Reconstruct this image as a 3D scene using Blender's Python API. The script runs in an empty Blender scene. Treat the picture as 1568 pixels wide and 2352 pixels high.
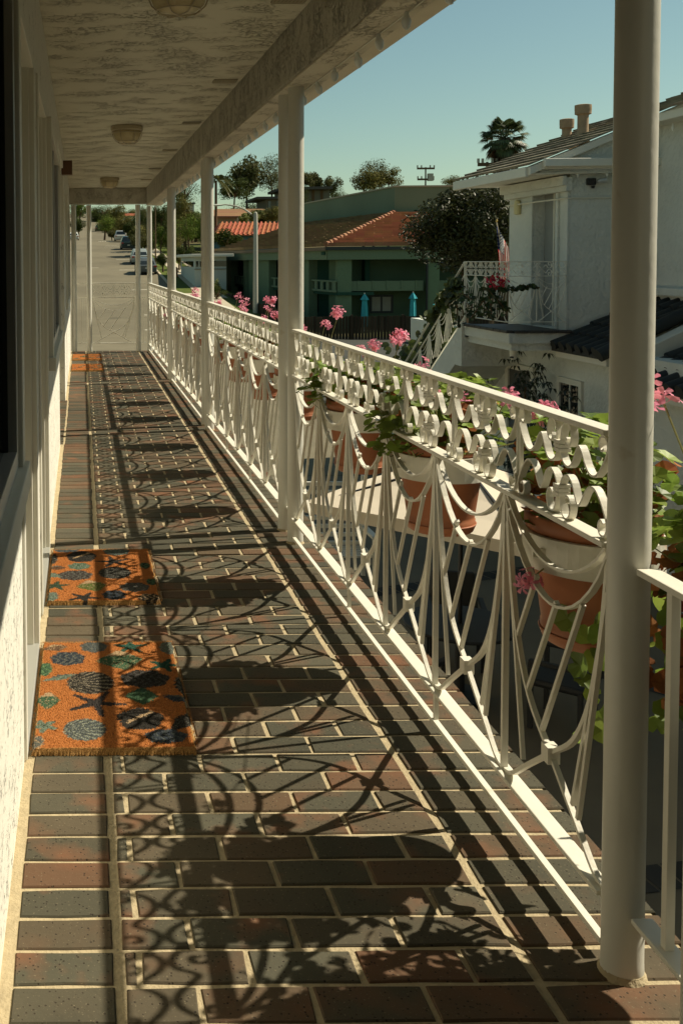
import bpy, math, random
from mathutils import Vector, Matrix
random.seed(7)
R = math.radians
sc = bpy.context.scene
col = sc.collection
# ---------------------------------------------------------------- camera
F_, PITCH, ROLL, EYE = 2350.0, R(2.6), R(0.45), 1.334
cp, sp, cr, sr = math.cos(PITCH), math.sin(PITCH), math.cos(ROLL), math.sin(ROLL)
FW = Vector((0, cp, -sp)); R0 = Vector((1, 0, 0)); U0 = Vector((0, sp, cp))
RV = R0*cr - U0*sr; UV = U0*cr + R0*sr
SHX, SHY = 596.162, -469.290            # lens shift in units of 1/2352 of the picture height
cam = bpy.data.cameras.new('camera'); cam_o = bpy.data.objects.new('camera', cam); col.objects.link(cam_o)
cam.sensor_fit = 'VERTICAL'; cam.sensor_height = 36.0; cam.lens = 36.0*F_/2352
cam.shift_x = SHX/2352; cam.shift_y = SHY/2352; cam.clip_start = 0.05; cam.clip_end = 3000
m = Matrix((RV, UV, -FW)).transposed().to_4x4(); m.translation = (0, 0, EYE); cam_o.matrix_world = m
sc.camera = cam_o
# ---------------------------------------------------------------- sky and sun
SUN = Vector((0.93, 0.195, 1.0)).normalized()
w = bpy.data.worlds.new('World'); sc.world = w; w.use_nodes = True
nt = w.node_tree; bg = nt.nodes['Background']
sky = nt.nodes.new('ShaderNodeTexSky'); sky.sky_type = 'NISHITA'; sky.sun_disc = False
sky.sun_elevation = math.asin(SUN.z); sky.sun_rotation = math.atan2(SUN.x, SUN.y)
sky.air_density = 1.0; sky.dust_density = .6; sky.ozone_density = 1.0
mul = nt.nodes.new('ShaderNodeMixRGB'); mul.blend_type = 'MULTIPLY'; mul.inputs[0].default_value = 1
mul.inputs[2].default_value = (1.10, 1.24, 0.96, 1)
nt.links.new(sky.outputs[0], mul.inputs[1]); nt.links.new(mul.outputs[0], bg.inputs[0]); bg.inputs[1].default_value = 0.056
sl = bpy.data.lights.new('sun', 'SUN'); so = bpy.data.objects.new('sun', sl); col.objects.link(so)
sl.energy = 5.0; sl.angle = R(0.5); sl.color = (1.0, 0.905, 0.72)
so.rotation_euler = SUN.to_track_quat('Z', 'Y').to_euler()
sc.view_settings.view_transform = 'Standard'; sc.view_settings.look = 'None'
sc.view_settings.exposure = 0.42; sc.view_settings.gamma = 1.0
try:
    sc.cycles.max_bounces = 10; sc.cycles.diffuse_bounces = 6
except Exception: pass

def at(x, y, Y):
    a = (x-784+SHX)/F_; b = -(y-1176-SHY)/F_
    d = FW + a*RV + b*UV; t = Y/d.y
    return Vector((d.x*t, Y, EYE+d.z*t))
def gz(Y, X=0.0):
    T = [(-60,-2.95),(40,-2.95),(50,-2.75),(70,-1.5),(85,-.4),(92,.1),(131,2.7),(166,4.55),(190,5.2),(230,8),(300,13.5),(450,22),(900,26)]
    z = T[-1][1]
    for (a, za), (b, zb) in zip(T, T[1:]):
        if Y <= b:
            t = max(0, (Y-a)/(b-a)); z = za+(zb-za)*t; break
    if X > 11 and 40 < Y < 110:      # the lower lot right of the street
        k = min(1, (X-11)/2.5)*min(1, (110-Y)/16)
        z = z*(1-k) + min(z, -2.8)*k
    return z
# ---------------------------------------------------------------- materials
MATS = {}
def mat(name, color, rough=0.6, var=0.0, vscale=8.0, bump=0.0, bscale=60.0, metal=0.0, spec=0.5, trans=0.0,
        stretch=(1,1,1), island=0.0, dist=0.004, detail=4.0, color2=None, c2scale=3.0, c2lo=.5, c2hi=.7, emit=None):
    if name in MATS: return MATS[name]
    M = bpy.data.materials.new(name); M.use_nodes = True; n = M.node_tree.nodes; l = M.node_tree.links
    b = n['Principled BSDF']; b.inputs['Base Color'].default_value = (*color, 1)
    b.inputs['Roughness'].default_value = rough; b.inputs['Metallic'].default_value = metal
    b.inputs['Specular IOR Level'].default_value = spec if (rough < .7 or spec != .5) else .15
    tc = n.new('ShaderNodeTexCoord'); mp = n.new('ShaderNodeMapping'); mp.inputs['Scale'].default_value = stretch
    l.new(tc.outputs['Object'], mp.inputs[0]); last = None
    if color2:
        nz = n.new('ShaderNodeTexNoise'); nz.inputs['Scale'].default_value = c2scale; nz.inputs['Detail'].default_value = 5
        l.new(mp.outputs[0], nz.inputs[0]); cr_ = n.new('ShaderNodeMapRange'); cr_.inputs[1].default_value = c2lo; cr_.inputs[2].default_value = c2hi
        l.new(nz.outputs[0], cr_.inputs[0]); mx = n.new('ShaderNodeMixRGB'); l.new(cr_.outputs[0], mx.inputs[0])
        mx.inputs[1].default_value = (*color, 1); mx.inputs[2].default_value = (*color2, 1); last = mx.outputs[0]
    def hsv(fac_socket, amount):
        nonlocal last
        mr = n.new('ShaderNodeMapRange'); mr.inputs[3].default_value = 1-amount; mr.inputs[4].default_value = 1+amount
        l.new(fac_socket, mr.inputs[0]); h = n.new('ShaderNodeHueSaturation'); l.new(mr.outputs[0], h.inputs['Value'])
        if last: l.new(last, h.inputs['Color'])
        else: h.inputs['Color'].default_value = (*color, 1)
        last = h.outputs[0]; return h
    if var:
        nz = n.new('ShaderNodeTexNoise'); nz.inputs['Scale'].default_value = vscale; nz.inputs['Detail'].default_value = 6
        l.new(mp.outputs[0], nz.inputs[0]); hsv(nz.outputs[0], var*2)
    if island:
        g = n.new('ShaderNodeNewGeometry'); h = hsv(g.outputs['Random Per Island'], island)
        m2 = n.new('ShaderNodeMapRange'); m2.inputs[3].default_value = .485; m2.inputs[4].default_value = .515
        wn = n.new('ShaderNodeTexWhiteNoise'); wn.noise_dimensions = '1D'; l.new(g.outputs['Random Per Island'], wn.inputs['W'])
        l.new(wn.outputs[0], m2.inputs[0]); l.new(m2.outputs[0], h.inputs['Hue'])
    if last: l.new(last, b.inputs['Base Color'])
    if bump:
        nz = n.new('ShaderNodeTexNoise'); nz.inputs['Scale'].default_value = bscale; nz.inputs['Detail'].default_value = detail
        l.new(mp.outputs[0], nz.inputs[0]); bp = n.new('ShaderNodeBump'); bp.inputs['Strength'].default_value = bump
        bp.inputs['Distance'].default_value = dist; l.new(nz.outputs[0], bp.inputs['Height']); l.new(bp.outputs[0], b.inputs['Normal'])
    if trans:
        t = n.new('ShaderNodeBsdfTranslucent'); mxs = n.new('ShaderNodeMixShader'); mxs.inputs[0].default_value = trans
        if last: l.new(last, t.inputs[0])
        else: t.inputs[0].default_value = (*color, 1)
        l.new(b.outputs[0], mxs.inputs[1]); l.new(t.outputs[0], mxs.inputs[2]); l.new(mxs.outputs[0], n['Material Output'].inputs[0])
    MATS[name] = M; return M

def stucco(name, color, scale, stretch, dark, lo=.42, hi=.56, dist=.006, strength=.9, ridge=0):
    """knock-down plaster: raised flat islands with rough creases between them"""
    M = bpy.data.materials.new(name); M.use_nodes = True; n = M.node_tree.nodes; l = M.node_tree.links
    b = n['Principled BSDF']; b.inputs['Roughness'].default_value = .9; b.inputs['Specular IOR Level'].default_value = .2
    tc = n.new('ShaderNodeTexCoord'); mp = n.new('ShaderNodeMapping'); mp.inputs['Scale'].default_value = stretch; l.new(tc.outputs['Object'], mp.inputs[0])
    a = n.new('ShaderNodeTexNoise'); a.inputs['Scale'].default_value = scale; a.inputs['Detail'].default_value = 6; a.inputs['Roughness'].default_value = .62; a.inputs['Distortion'].default_value = .8
    l.new(mp.outputs[0], a.inputs[0])
    big = n.new('ShaderNodeTexNoise'); big.inputs['Scale'].default_value = scale*.18; big.inputs['Detail'].default_value = 2; l.new(mp.outputs[0], big.inputs[0])
    ad = n.new('ShaderNodeMath'); ad.operation = 'MULTIPLY_ADD'; ad.inputs[1].default_value = .5; l.new(big.outputs[0], ad.inputs[0]); l.new(a.outputs[0], ad.inputs[2])
    sb = n.new('ShaderNodeMath'); sb.operation = 'SUBTRACT'; sb.inputs[1].default_value = .25; l.new(ad.outputs[0], sb.inputs[0])
    mr = n.new('ShaderNodeMapRange'); mr.inputs[1].default_value = lo; mr.inputs[2].default_value = hi; mr.interpolation_type = 'SMOOTHSTEP'
    if ridge:      # thin meandering creases that come and go in patches
        s5 = n.new('ShaderNodeMath'); s5.operation = 'SUBTRACT'; s5.inputs[1].default_value = .5; l.new(a.outputs[0], s5.inputs[0])
        ab = n.new('ShaderNodeMath'); ab.operation = 'ABSOLUTE'; l.new(s5.outputs[0], ab.inputs[0])
        pm = n.new('ShaderNodeMapRange'); pm.inputs[1].default_value = .40; pm.inputs[2].default_value = .62; pm.inputs[4].default_value = ridge; l.new(big.outputs[0], pm.inputs[0])
        a3 = n.new('ShaderNodeMath'); a3.operation = 'ADD'; l.new(ab.outputs[0], a3.inputs[0]); l.new(pm.outputs[0], a3.inputs[1]); l.new(a3.outputs[0], mr.inputs[0])
    else: l.new(sb.outputs[0], mr.inputs[0])
    mx = n.new('ShaderNodeMixRGB'); mx.inputs[1].default_value = (*[c*dark for c in color], 1); mx.inputs[2].default_value = (*color, 1); l.new(mr.outputs[0], mx.inputs[0])
    l.new(mx.outputs[0], b.inputs['Base Color'])
    fn = n.new('ShaderNodeTexNoise'); fn.inputs['Scale'].default_value = 420; l.new(tc.outputs['Object'], fn.inputs[0])
    a2 = n.new('ShaderNodeMath'); a2.operation = 'MULTIPLY_ADD'; a2.inputs[1].default_value = .12; l.new(fn.outputs[0], a2.inputs[0]); l.new(mr.outputs[0], a2.inputs[2])
    bp = n.new('ShaderNodeBump'); bp.inputs['Strength'].default_value = strength; bp.inputs['Distance'].default_value = dist
    l.new(a2.outputs[0], bp.inputs['Height']); l.new(bp.outputs[0], b.inputs['Normal']); MATS[name] = M; return M

PAINT = mat('white_metal_paint', (.74,.71,.60), .42, var=.05, vscale=14, bump=.35, bscale=90, dist=.002, color2=(.55,.47,.33), c2scale=9, c2lo=.66, c2hi=.8)
POSTM = mat('cream_post_paint', (.63,.615,.53), .38, var=.05, vscale=5, bump=.35, bscale=28, dist=.003, color2=(.5,.45,.33), c2scale=16, c2lo=.69, c2hi=.8)
CEIL = stucco('ceiling_plaster', (.66,.63,.50), 32, (.8,1.15,1), .72, lo=.0, hi=.045, dist=.010, ridge=.05)
BEAM = stucco('beam_plaster', (.52,.49,.40), 44, (1,1.2,.8), .72, lo=.0, hi=.06, ridge=.04)
SOFF = stucco('soffit_plaster', (.68,.62,.49), 30, (1,1,1), .7, lo=.0, hi=.05, ridge=.05)  # beam plaster made paler, the light on its underside put into the colour
WALLP = stucco('wall_plaster', (.72,.70,.61), 75, (1,.8,.9), .58, lo=.33, hi=.42)
TRIM = mat('painted_trim', (.68,.66,.56), .5, var=.04, vscale=6, bump=.1, bscale=40)
SMOOTH = mat('smooth_cream', (.70,.62,.46), .6, var=.04, bump=.15, bscale=30)
HSTUC = mat('house_stucco', (.62,.635,.575), .9, var=.10, vscale=1.4, bump=1, bscale=13, dist=.03, detail=8)
ALU = mat('aluminium', (.55,.56,.54), .35, metal=.6, var=.03)
DARKF = mat('dark_gasket', (.02,.022,.02), .4)
GLASS = mat('dark_glass', (.012,.014,.013), .02, spec=1.0)
TERRA = mat('terracotta', (.36,.125,.05), .55, var=.12, vscale=9, bump=.2, bscale=50, dist=.002, color2=(.45,.24,.13), c2scale=7, c2lo=.6, c2hi=.75)
SOIL = mat('soil', (.05,.03,.018), .95, var=.2, bump=.8, bscale=120, dist=.01)
LEAF = mat('geranium_leaf', (.21,.29,.05), .5, island=.45, trans=.42)
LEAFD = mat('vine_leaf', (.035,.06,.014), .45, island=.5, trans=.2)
DRY = mat('dry_leaf', (.34,.13,.05), .8, island=.5, trans=.3)
STEM = mat('green_stem', (.22,.22,.07), .6, island=.3)
PETAL = mat('pink_petal', (.86,.31,.42), .5, island=.22, trans=.35)
REDP = mat('red_bract', (.5,.02,.05), .5, island=.3, trans=.3)
CONC = mat('patio_concrete', (.17,.145,.10), .85, var=.1, vscale=1.6, bump=.2, bscale=20)
PALE = mat('pale_concrete', (.46,.40,.29), .85, var=.08, vscale=1.2, bump=.2, bscale=25)
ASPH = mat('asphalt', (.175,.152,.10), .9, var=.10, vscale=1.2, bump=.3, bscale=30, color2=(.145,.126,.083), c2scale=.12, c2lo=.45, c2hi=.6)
LAWN = mat('lawn', (.09,.115,.02), .9, var=.3, vscale=1.5, bump=.6, bscale=14, dist=.05)
EARTH = mat('dry_slope', (.13,.105,.05), .95, var=.25, vscale=.6, bump=.4, bscale=4, dist=.1, color2=(.07,.09,.02), c2scale=.08, c2lo=.45, c2hi=.55)
LINEW = mat('road_marking', (.62,.58,.46), .8, var=.12, vscale=3)
DARKT = mat('dark_roof_tile', (.018,.021,.019), .65, var=.25, vscale=2, bump=.2, bscale=14)
BARK = mat('bark', (.12,.08,.045), .9, var=.2, bump=.8, bscale=10, stretch=(3,3,.6), dist=.03)
BLACK = mat('black_metal', (.012,.012,.012), .5)
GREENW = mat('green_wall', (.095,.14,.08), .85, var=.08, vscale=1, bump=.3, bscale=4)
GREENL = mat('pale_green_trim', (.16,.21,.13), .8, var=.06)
GREEND = mat('deep_green_recess', (.028,.075,.05), .9, var=.08)  # wall green darkened, shade of recesses and undersides put into the colour
OTILE = mat('orange_roof_tile', (.34,.17,.10), .85, island=.07, var=.12, vscale=.9, color2=(.2,.11,.05), c2scale=.7, c2lo=.55, c2hi=.75)

# ---------------------------------------------------------------- mesh helpers
class MB:
    def __init__(s): s.v = []; s.f = []
    def box(s, x0, x1, y0, y1, z0, z1):
        i = len(s.v); s.v += [(x,y,z) for x in (x0,x1) for y in (y0,y1) for z in (z0,z1)]
        s.f += [[i+a for a in q] for q in ((0,1,3,2),(4,6,7,5),(0,4,5,1),(2,3,7,6),(0,2,6,4),(1,5,7,3))]; return s
    def poly(s, pts):
        i = len(s.v); s.v += [tuple(p) for p in pts]; s.f.append(list(range(i, i+len(pts)))); return s
    def prism(s, base, top):
        """solid between two matching loops"""
        n = len(base); i = len(s.v); s.v += [tuple(p) for p in base] + [tuple(p) for p in top]
        s.f.append([i+k for k in range(n)][::-1]); s.f.append([i+n+k for k in range(n)])
        for k in range(n): s.f.append([i+k, i+(k+1)%n, i+n+(k+1)%n, i+n+k])
        return s
    def ext(s, xy, z0, z1): return s.prism([(x,y,z0) for x,y in xy], [(x,y,z1) for x,y in xy])
    def bar(s, p, q, wd, th=None, side=(1,0,0)):
        p = Vector(p); q = Vector(q); d = (q-p).normalized(); a = Vector(side); a = (a-d*a.dot(d)).normalized(); b = d.cross(a)
        th = th or wd; o = [a*(wd/2)+b*(th/2), -a*(wd/2)+b*(th/2), -a*(wd/2)-b*(th/2), a*(wd/2)-b*(th/2)]
        return s.prism([p+k for k in o], [q+k for k in o])
    def strip(s, pts, wd, th):
        """flat bar bent along a path in the local YZ plane; width along X"""
        P = [Vector((0,y,z)) for y,z in pts]; n = len(P); i = len(s.v)
        for k, c in enumerate(P):
            d = (P[min(k+1,n-1)]-P[max(k-1,0)]).normalized(); b = Vector((0,-d.z,d.y))*(th/2); a = Vector((wd/2,0,0))
            s.v += [tuple(c+a+b), tuple(c-a+b), tuple(c-a-b), tuple(c+a-b)]
        for k in range(n-1):
            for e in range(4):
                j = i+4*k; s.f.append([j+e, j+(e+1)%4, j+4+(e+1)%4, j+4+e])
        s.f.append([i,i+1,i+2,i+3]); j = i+4*(n-1); s.f.append([j+3,j+2,j+1,j]); return s
    def tube(s, pts, r, n=8):
        P = [Vector(p) for p in pts]; i = len(s.v); rr = r if isinstance(r,(list,tuple)) else [r]*len(P)
        for k, c in enumerate(P):
            d = (P[min(k+1,len(P)-1)]-P[max(k-1,0)]).normalized(); a = d.orthogonal().normalized() if abs(d.z) < .99 else Vector((1,0,0))
            if k and abs(a.dot(la)) < .99: a = (la-d*la.dot(d)).normalized()
            la = a; b = d.cross(a)
            for e in range(n):
                t = 2*math.pi*e/n; s.v.append(tuple(c+(a*math.cos(t)+b*math.sin(t))*rr[k]))
        for k in range(len(P)-1):
            for e in range(n):
                j = i+n*k; s.f.append([j+e, j+(e+1)%n, j+n+(e+1)%n, j+n+e])
        s.f.append([i+e for e in range(n)][::-1]); j = i+n*(len(P)-1); s.f.append([j+e for e in range(n)]); return s
    def lathe(s, prof, n=28, c=(0,0,0), sq=(1,1)):
        i = len(s.v)
        for r, z in prof:
            for e in range(n):
                t = 2*math.pi*e/n; s.v.append((c[0]+r*math.cos(t)*sq[0], c[1]+r*math.sin(t)*sq[1], c[2]+z))
        for k in range(len(prof)-1):
            for e in range(n):
                j = i+n*k; s.f.append([j+e, j+(e+1)%n, j+n+(e+1)%n, j+n+e])
        s.f.append([i+e for e in range(n)][::-1]); j = i+n*(len(prof)-1); s.f.append([j+e for e in range(n)]); return s
    def mesh(s, name, m, smooth=False):
        me = bpy.data.meshes.new(name); me.from_pydata(s.v, [], s.f); me.materials.append(m)
        if smooth: me.polygons.foreach_set('use_smooth', [True]*len(me.polygons))
        me.update(); return me
    def build(s, name, m, parent=None, smooth=False, bevel=0, loc=None):
        o = bpy.data.objects.new(name, s.mesh(name, m, smooth)); col.objects.link(o)
        if parent: o.parent = parent
        if loc: o.location = loc
        if bevel:
            b = o.modifiers.new('bevel', 'BEVEL'); b.width = bevel; b.segments = 2; b.limit_method = 'ANGLE'
        if smooth and not bevel:
            try: o.data.set_sharp_from_angle(angle=R(40))
            except Exception: pass
        return o
def tag(o, label=None, cat=None, group=None, kind=None):
    if label: o['label'] = label
    if cat: o['category'] = cat
    if group: o['group'] = group
    if kind: o['kind'] = kind
    return o
def empty(name, loc=(0,0,0), rz=0):
    o = bpy.data.objects.new(name, None); col.objects.link(o); o.location = loc; o.rotation_euler.z = rz; o.empty_display_size = .1; return o
def copy_tree(o, parent=None, loc=None, rz=None):
    c = o.copy(); col.objects.link(c); c.parent = parent
    if loc is not None: c.location = loc
    if rz is not None: c.rotation_euler.z = rz
    for ch in KIDS(o): copy_tree(ch, c)
    return c
def KIDS(o): return [x for x in list(col.objects) if x.parent == o]
def smoothpts(P, n=5):
    out = []
    for i in range(len(P)-1):
        p0 = P[max(i-1,0)]; p1 = P[i]; p2 = P[i+1]; p3 = P[min(i+2,len(P)-1)]
        for k in range(n):
            t = k/n; out.append(tuple(.5*((2*b)+(-a+c)*t+(2*a-5*b+4*c-d)*t*t+(-a+3*b-3*c+d)*t**3) for a,b,c,d in zip(p0,p1,p2,p3)))
    out.append(P[-1]); return out
def struct(o): o['kind'] = 'structure'; return o

# ================================================================ GROUND, ROAD
ys = [-40,-20,0,10,20,30,40,45,50,55,60,65,70,75,80,85,92,100,110,120,131,140,150,166,178,190,210,230,265,300,350,450,700,900]
xs = [-500,-200,-80,-30,-10,-5.6,0,6.9,9,10.5,11.5,12.5,13.5,14.5,20,30,45,70,110,200,500]
def sheet(name, m, xs, ys, dz, parent=None, xf=lambda x,y: x):
    b = MB()
    for y in ys:
        for x in xs: b.v.append((xf(x,y), y, gz(y, xf(x,y))+dz))
    n = len(xs)
    for j in range(len(ys)-1):
        for i in range(n-1): b.f.append([j*n+i, j*n+i+1, (j+1)*n+i+1, (j+1)*n+i])
    return b.build(name, m, parent)
struct(sheet('ground', EARTH, xs, ys, 0.0))
# street: runs away uphill; its kerb is at X = 6.9
yr = [y for y in ys if y >= 20 and y <= 450]
struct(sheet('road', ASPH, [-8.5,-5,0,3,6.9], yr, .03))
struct(sheet('side_road', ASPH, [6.9,14,25,45], [170,178,186], .034))
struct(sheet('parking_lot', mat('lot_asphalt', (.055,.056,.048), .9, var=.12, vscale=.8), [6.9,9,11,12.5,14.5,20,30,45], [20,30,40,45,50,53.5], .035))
struct(sheet('patio', CONC, [-6,0,5,10,20,40], [-20,0,5,10,15,20.01], .02))
ks = [y for y in yr if y >= 55]
kb = MB()
for a, b_ in zip(ks, ks[1:]):
    if a >= 166 and b_ <= 190: continue
    kb.prism([(6.9,a,gz(a,6)-.1),(7.08,a,gz(a,6)-.1),(7.08,a,gz(a,6)+.17),(6.9,a,gz(a,6)+.17)],[(6.9,b_,gz(b_,6)-.1),(7.08,b_,gz(b_,6)-.1),(7.08,b_,gz(b_,6)+.17),(6.9,b_,gz(b_,6)+.17)])
struct(kb.build('kerb', PALE))
struct(sheet('lawn', LAWN, [7.1,8.3,9.9,10.5,11.5,12.5], [60,65,70,75,80,85,92,100,110,120,131,140,150,160], .12))
struct(sheet('sidewalk', PALE, [8.3,9.0,9.7], [58,65,70,75,80,85,92,100,110,120,131,140,150,160], .16, xf=lambda x,y: x))
struct(sheet('driveway', PALE, [7.1,8.3,9.9,11.4], [71,74], .165))
# painted marks on the road: stall ticks and the word at the stop line
mk = MB()
for (x,y,L) in [(5.0,62,2.4),(4.9,78,2.2),(4.7,97,2.2),(4.9,112,2.2),(4.7,126,2.2),(4.4,141,2.4),(4.3,146,1.6),(1.2,100,1.0),(-.8,128,1.2),(4.7,55,2.6)]:
    mk.poly([(x-L/2,y,gz(y)+.036),(x+L/2,y,gz(y)+.036),(x+L/2,y+.22,gz(y+.22)+.036),(x-L/2,y+.22,gz(y+.22)+.036)])
struct(mk.build('road_markings', LINEW))
def text_mesh(s, name, m, size, parent=None):
    cu = bpy.data.curves.new(name, 'FONT'); cu.body = s; cu.size = size; cu.align_x = 'CENTER'; cu.align_y = 'CENTER'; cu.extrude = .002
    t = bpy.data.objects.new(name, cu); col.objects.link(t); dg = bpy.context.evaluated_depsgraph_get()
    me = bpy.data.meshes.new_from_object(t.evaluated_get(dg)); bpy.data.objects.remove(t)
    o = bpy.data.objects.new(name, me); col.objects.link(o); me.materials.clear(); me.materials.append(m); o.parent = parent; return o
sw = text_mesh('STOP', 'stop_marking', LINEW, 1.0); sw.scale = (.95, 3.2, 1); sw.location = (3.9, 163.5, gz(163.5)+.045)
sw.rotation_euler.x = math.atan(.0529); tag(struct(sw))
sw2 = sw.copy(); col.objects.link(sw2); sw2.location = (-1.0, 189, gz(189)+.06); sw2.rotation_euler = (R(1.6),0,R(180))
# tile bands across the patio
tb = MB()
def band(p, q, wd):
    p = Vector(p); q = Vector(q); d = (q-p); L = d.length; d.normalize(); nrm = Vector((-d.y, d.x, 0)); n = int(L/.21)
    for i in range(n):
        a = p+d*(i*.21+.01); b = p+d*((i+1)*.21-.01); tb.poly([a, b, b+nrm*wd, a+nrm*wd])
band((1.5,11.9,-2.925),(8,14.4,-2.925),.28); band((5.2,10.2,-2.925),(9,6.3,-2.925),.28); band((2.2,6.4,-2.925),(6.8,7.2,-2.925),.28)
struct(tb.build('patio_tile_band', mat('dark_paver', (.05,.048,.042), .8, island=.3)))

# ================================================================ BALCONY FLOOR
def brick_mat():
    M = bpy.data.materials.new('brick_paver'); M.use_nodes = True; n = M.node_tree.nodes; l = M.node_tree.links; b = n['Principled BSDF']
    g = n.new('ShaderNodeNewGeometry'); tc = n.new('ShaderNodeTexCoord')
    cr_ = n.new('ShaderNodeValToRGB'); e = cr_.color_ramp; e.elements[0].position = 0; e.elements[0].color = (.058,.055,.038,1); e.elements[1].position = 1; e.elements[1].color = (.098,.070,.042,1)
    for p, c in [(.3,(.082,.078,.054)),(.5,(.068,.063,.043)),(.66,(.084,.070,.046)),(.82,(.094,.071,.044)),(.9,(.125,.070,.040))]:
        x = e.elements.new(p); x.color = (*c,1)
    l.new(g.outputs['Random Per Island'], cr_.inputs[0])
    # red flash in the middle of some bricks
    nz = n.new('ShaderNodeTexNoise'); nz.inputs['Scale'].default_value = 7; nz.inputs['Detail'].default_value = 3; l.new(tc.outputs['Object'], nz.inputs[0])
    mr = n.new('ShaderNodeMapRange'); mr.inputs[1].default_value = .50; mr.inputs[2].default_value = .72; l.new(nz.outputs[0], mr.inputs[0])
    wn = n.new('ShaderNodeTexWhiteNoise'); wn.noise_dimensions = '1D'; l.new(g.outputs['Random Per Island'], wn.inputs['W'])
    mm = n.new('ShaderNodeMath'); mm.operation = 'MULTIPLY'; l.new(mr.outputs[0], mm.inputs[0]); l.new(wn.outputs[0], mm.inputs[1])
    mx = n.new('ShaderNodeMixRGB'); l.new(mm.outputs[0], mx.inputs[0]); l.new(cr_.outputs[0], mx.inputs[1]); mx.inputs[2].default_value = (.20,.085,.042,1)
    # pits (dark) and sand grains (light)
    f = n.new('ShaderNodeTexNoise'); f.inputs['Scale'].default_value = 190; f.inputs['Detail'].default_value = 2; l.new(tc.outputs['Object'], f.inputs[0])
    m1 = n.new('ShaderNodeMapRange'); m1.inputs[1].default_value = .65; m1.inputs[2].default_value = .74; l.new(f.outputs[0], m1.inputs[0])
    x1 = n.new('ShaderNodeMixRGB'); l.new(m1.outputs[0], x1.inputs[0]); l.new(mx.outputs[0], x1.inputs[1]); x1.inputs[2].default_value = (.19,.16,.10,1)
    f2 = n.new('ShaderNodeTexVoronoi'); f2.inputs['Scale'].default_value = 85; l.new(tc.outputs['Object'], f2.inputs[0])
    m2 = n.new('ShaderNodeMapRange'); m2.inputs[1].default_value = .22; m2.inputs[2].default_value = .12; l.new(f2.outputs['Distance'], m2.inputs[0])
    x2 = n.new('ShaderNodeMixRGB'); l.new(m2.outputs[0], x2.inputs[0]); l.new(x1.outputs[0], x2.inputs[1]); x2.inputs[2].default_value = (.03,.024,.018,1)
    # worn dusty veil
    dz = n.new('ShaderNodeTexNoise'); dz.inputs['Scale'].default_value = 2.6; dz.inputs['Detail'].default_value = 7; l.new(tc.outputs['Object'], dz.inputs[0])
    dm = n.new('ShaderNodeMapRange'); dm.inputs[1].default_value = .45; dm.inputs[2].default_value = .8; dm.inputs[4].default_value = .35; l.new(dz.outputs[0], dm.inputs[0])
    x3 = n.new('ShaderNodeMixRGB'); l.new(dm.outputs[0], x3.inputs[0]); l.new(x2.outputs[0], x3.inputs[1]); x3.inputs[2].default_value = (.17,.14,.09,1)
    dk = n.new('ShaderNodeHueSaturation'); dk.inputs['Value'].default_value = .98; dk.inputs['Saturation'].default_value = .98; l.new(x3.outputs[0], dk.inputs['Color']); l.new(dk.outputs[0], b.inputs['Base Color']); b.inputs['Roughness'].default_value = .8; b.inputs['Specular IOR Level'].default_value = .12
    hn = n.new('ShaderNodeTexNoise'); hn.inputs['Scale'].default_value = 60; hn.inputs['Detail'].default_value = 6; l.new(tc.outputs['Object'], hn.inputs[0])
    sb = n.new('ShaderNodeMath'); sb.operation = 'SUBTRACT'; l.new(hn.outputs[0], sb.inputs[0]); l.new(m2.outputs[0], sb.inputs[1])
    bp = n.new('ShaderNodeBump'); bp.inputs['Strength'].default_value = .45; bp.inputs['Distance'].default_value = .003; l.new(sb.outputs[0], bp.inputs['Height']); l.new(bp.outputs[0], b.inputs['Normal'])
    return M
BRICK = brick_mat()
MORT = mat('sandy_mortar', (.42,.345,.215), .95, var=.16, vscale=40, bump=.9, bscale=140, dist=.004)
fb = MB(); J = .0058
def brick(x0, x1, y0, y1, z=.0, edge=.0):
    """brick with a worn, slightly wavy outline and eased top edge"""
    j = lambda: random.uniform(-.0022,.0022); t = random.uniform(-.0012,.0008); nx = max(1,int((x1-x0)/.07)); ny = max(1,int((y1-y0)/.07))
    loop = [(x0+(x1-x0)*k/nx, y0) for k in range(nx)]+[(x1, y0+(y1-y0)*k/ny) for k in range(ny)]+[(x1-(x1-x0)*k/nx, y1) for k in range(nx)]+[(x0, y1-(y1-y0)*k/ny) for k in range(ny)]
    loop = [(x+j(), y+j()) for x,y in loop]; cx = (x0+x1)/2; cy = (y0+y1)/2; e = .0028; n = len(loop); i = len(fb.v)
    fb.v += [(x,y,-.02) for x,y in loop]; fb.v += [(x,y,z-.003+t) for x,y in loop]
    fb.v += [(x+(e if x<cx else -e)*(abs(x-cx)>1e-3), y+(e if y<cy else -e)*(abs(y-cy)>1e-3), z+t) for x,y in loop]
    for k in range(n):
        q = (k+1)%n; fb.f.append([i+k,i+q,i+n+q,i+n+k]); fb.f.append([i+n+k,i+n+q,i+2*n+q,i+2*n+k])
    fb.f.append([i+2*n+k for k in range(n)])
Y0 = 1.8281-.0983*8
row = 0; y = Y0
while y < 15.15:
    ya, yb = y+J, y+.0983-J
    if 7.4 < y < 9.72:
        for a, b_ in ((-.4,-.285),(-.272,-.143),(-.128,.050)): brick(a, b_, ya, yb)
    else: brick(-.136, .050+random.uniform(-.003,.003), ya, yb)
    edges = [.066]; x = .100 if row%2 == 0 else .204
    while x < .81: edges.append(x); x += .2065
    edges.append(.830)
    for a, b_ in zip(edges, edges[1:]):
        if b_-a > .03: brick(a+J, b_-J, ya, yb)
    brick(.843, 1.16, ya, yb)
    y += .0983; row += 1
struct(fb.build('walkway_bricks', BRICK))
struct(MB().box(-.6, 1.15, -.6, 15.18, -.16, -.0045).build('walkway', MORT))

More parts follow.
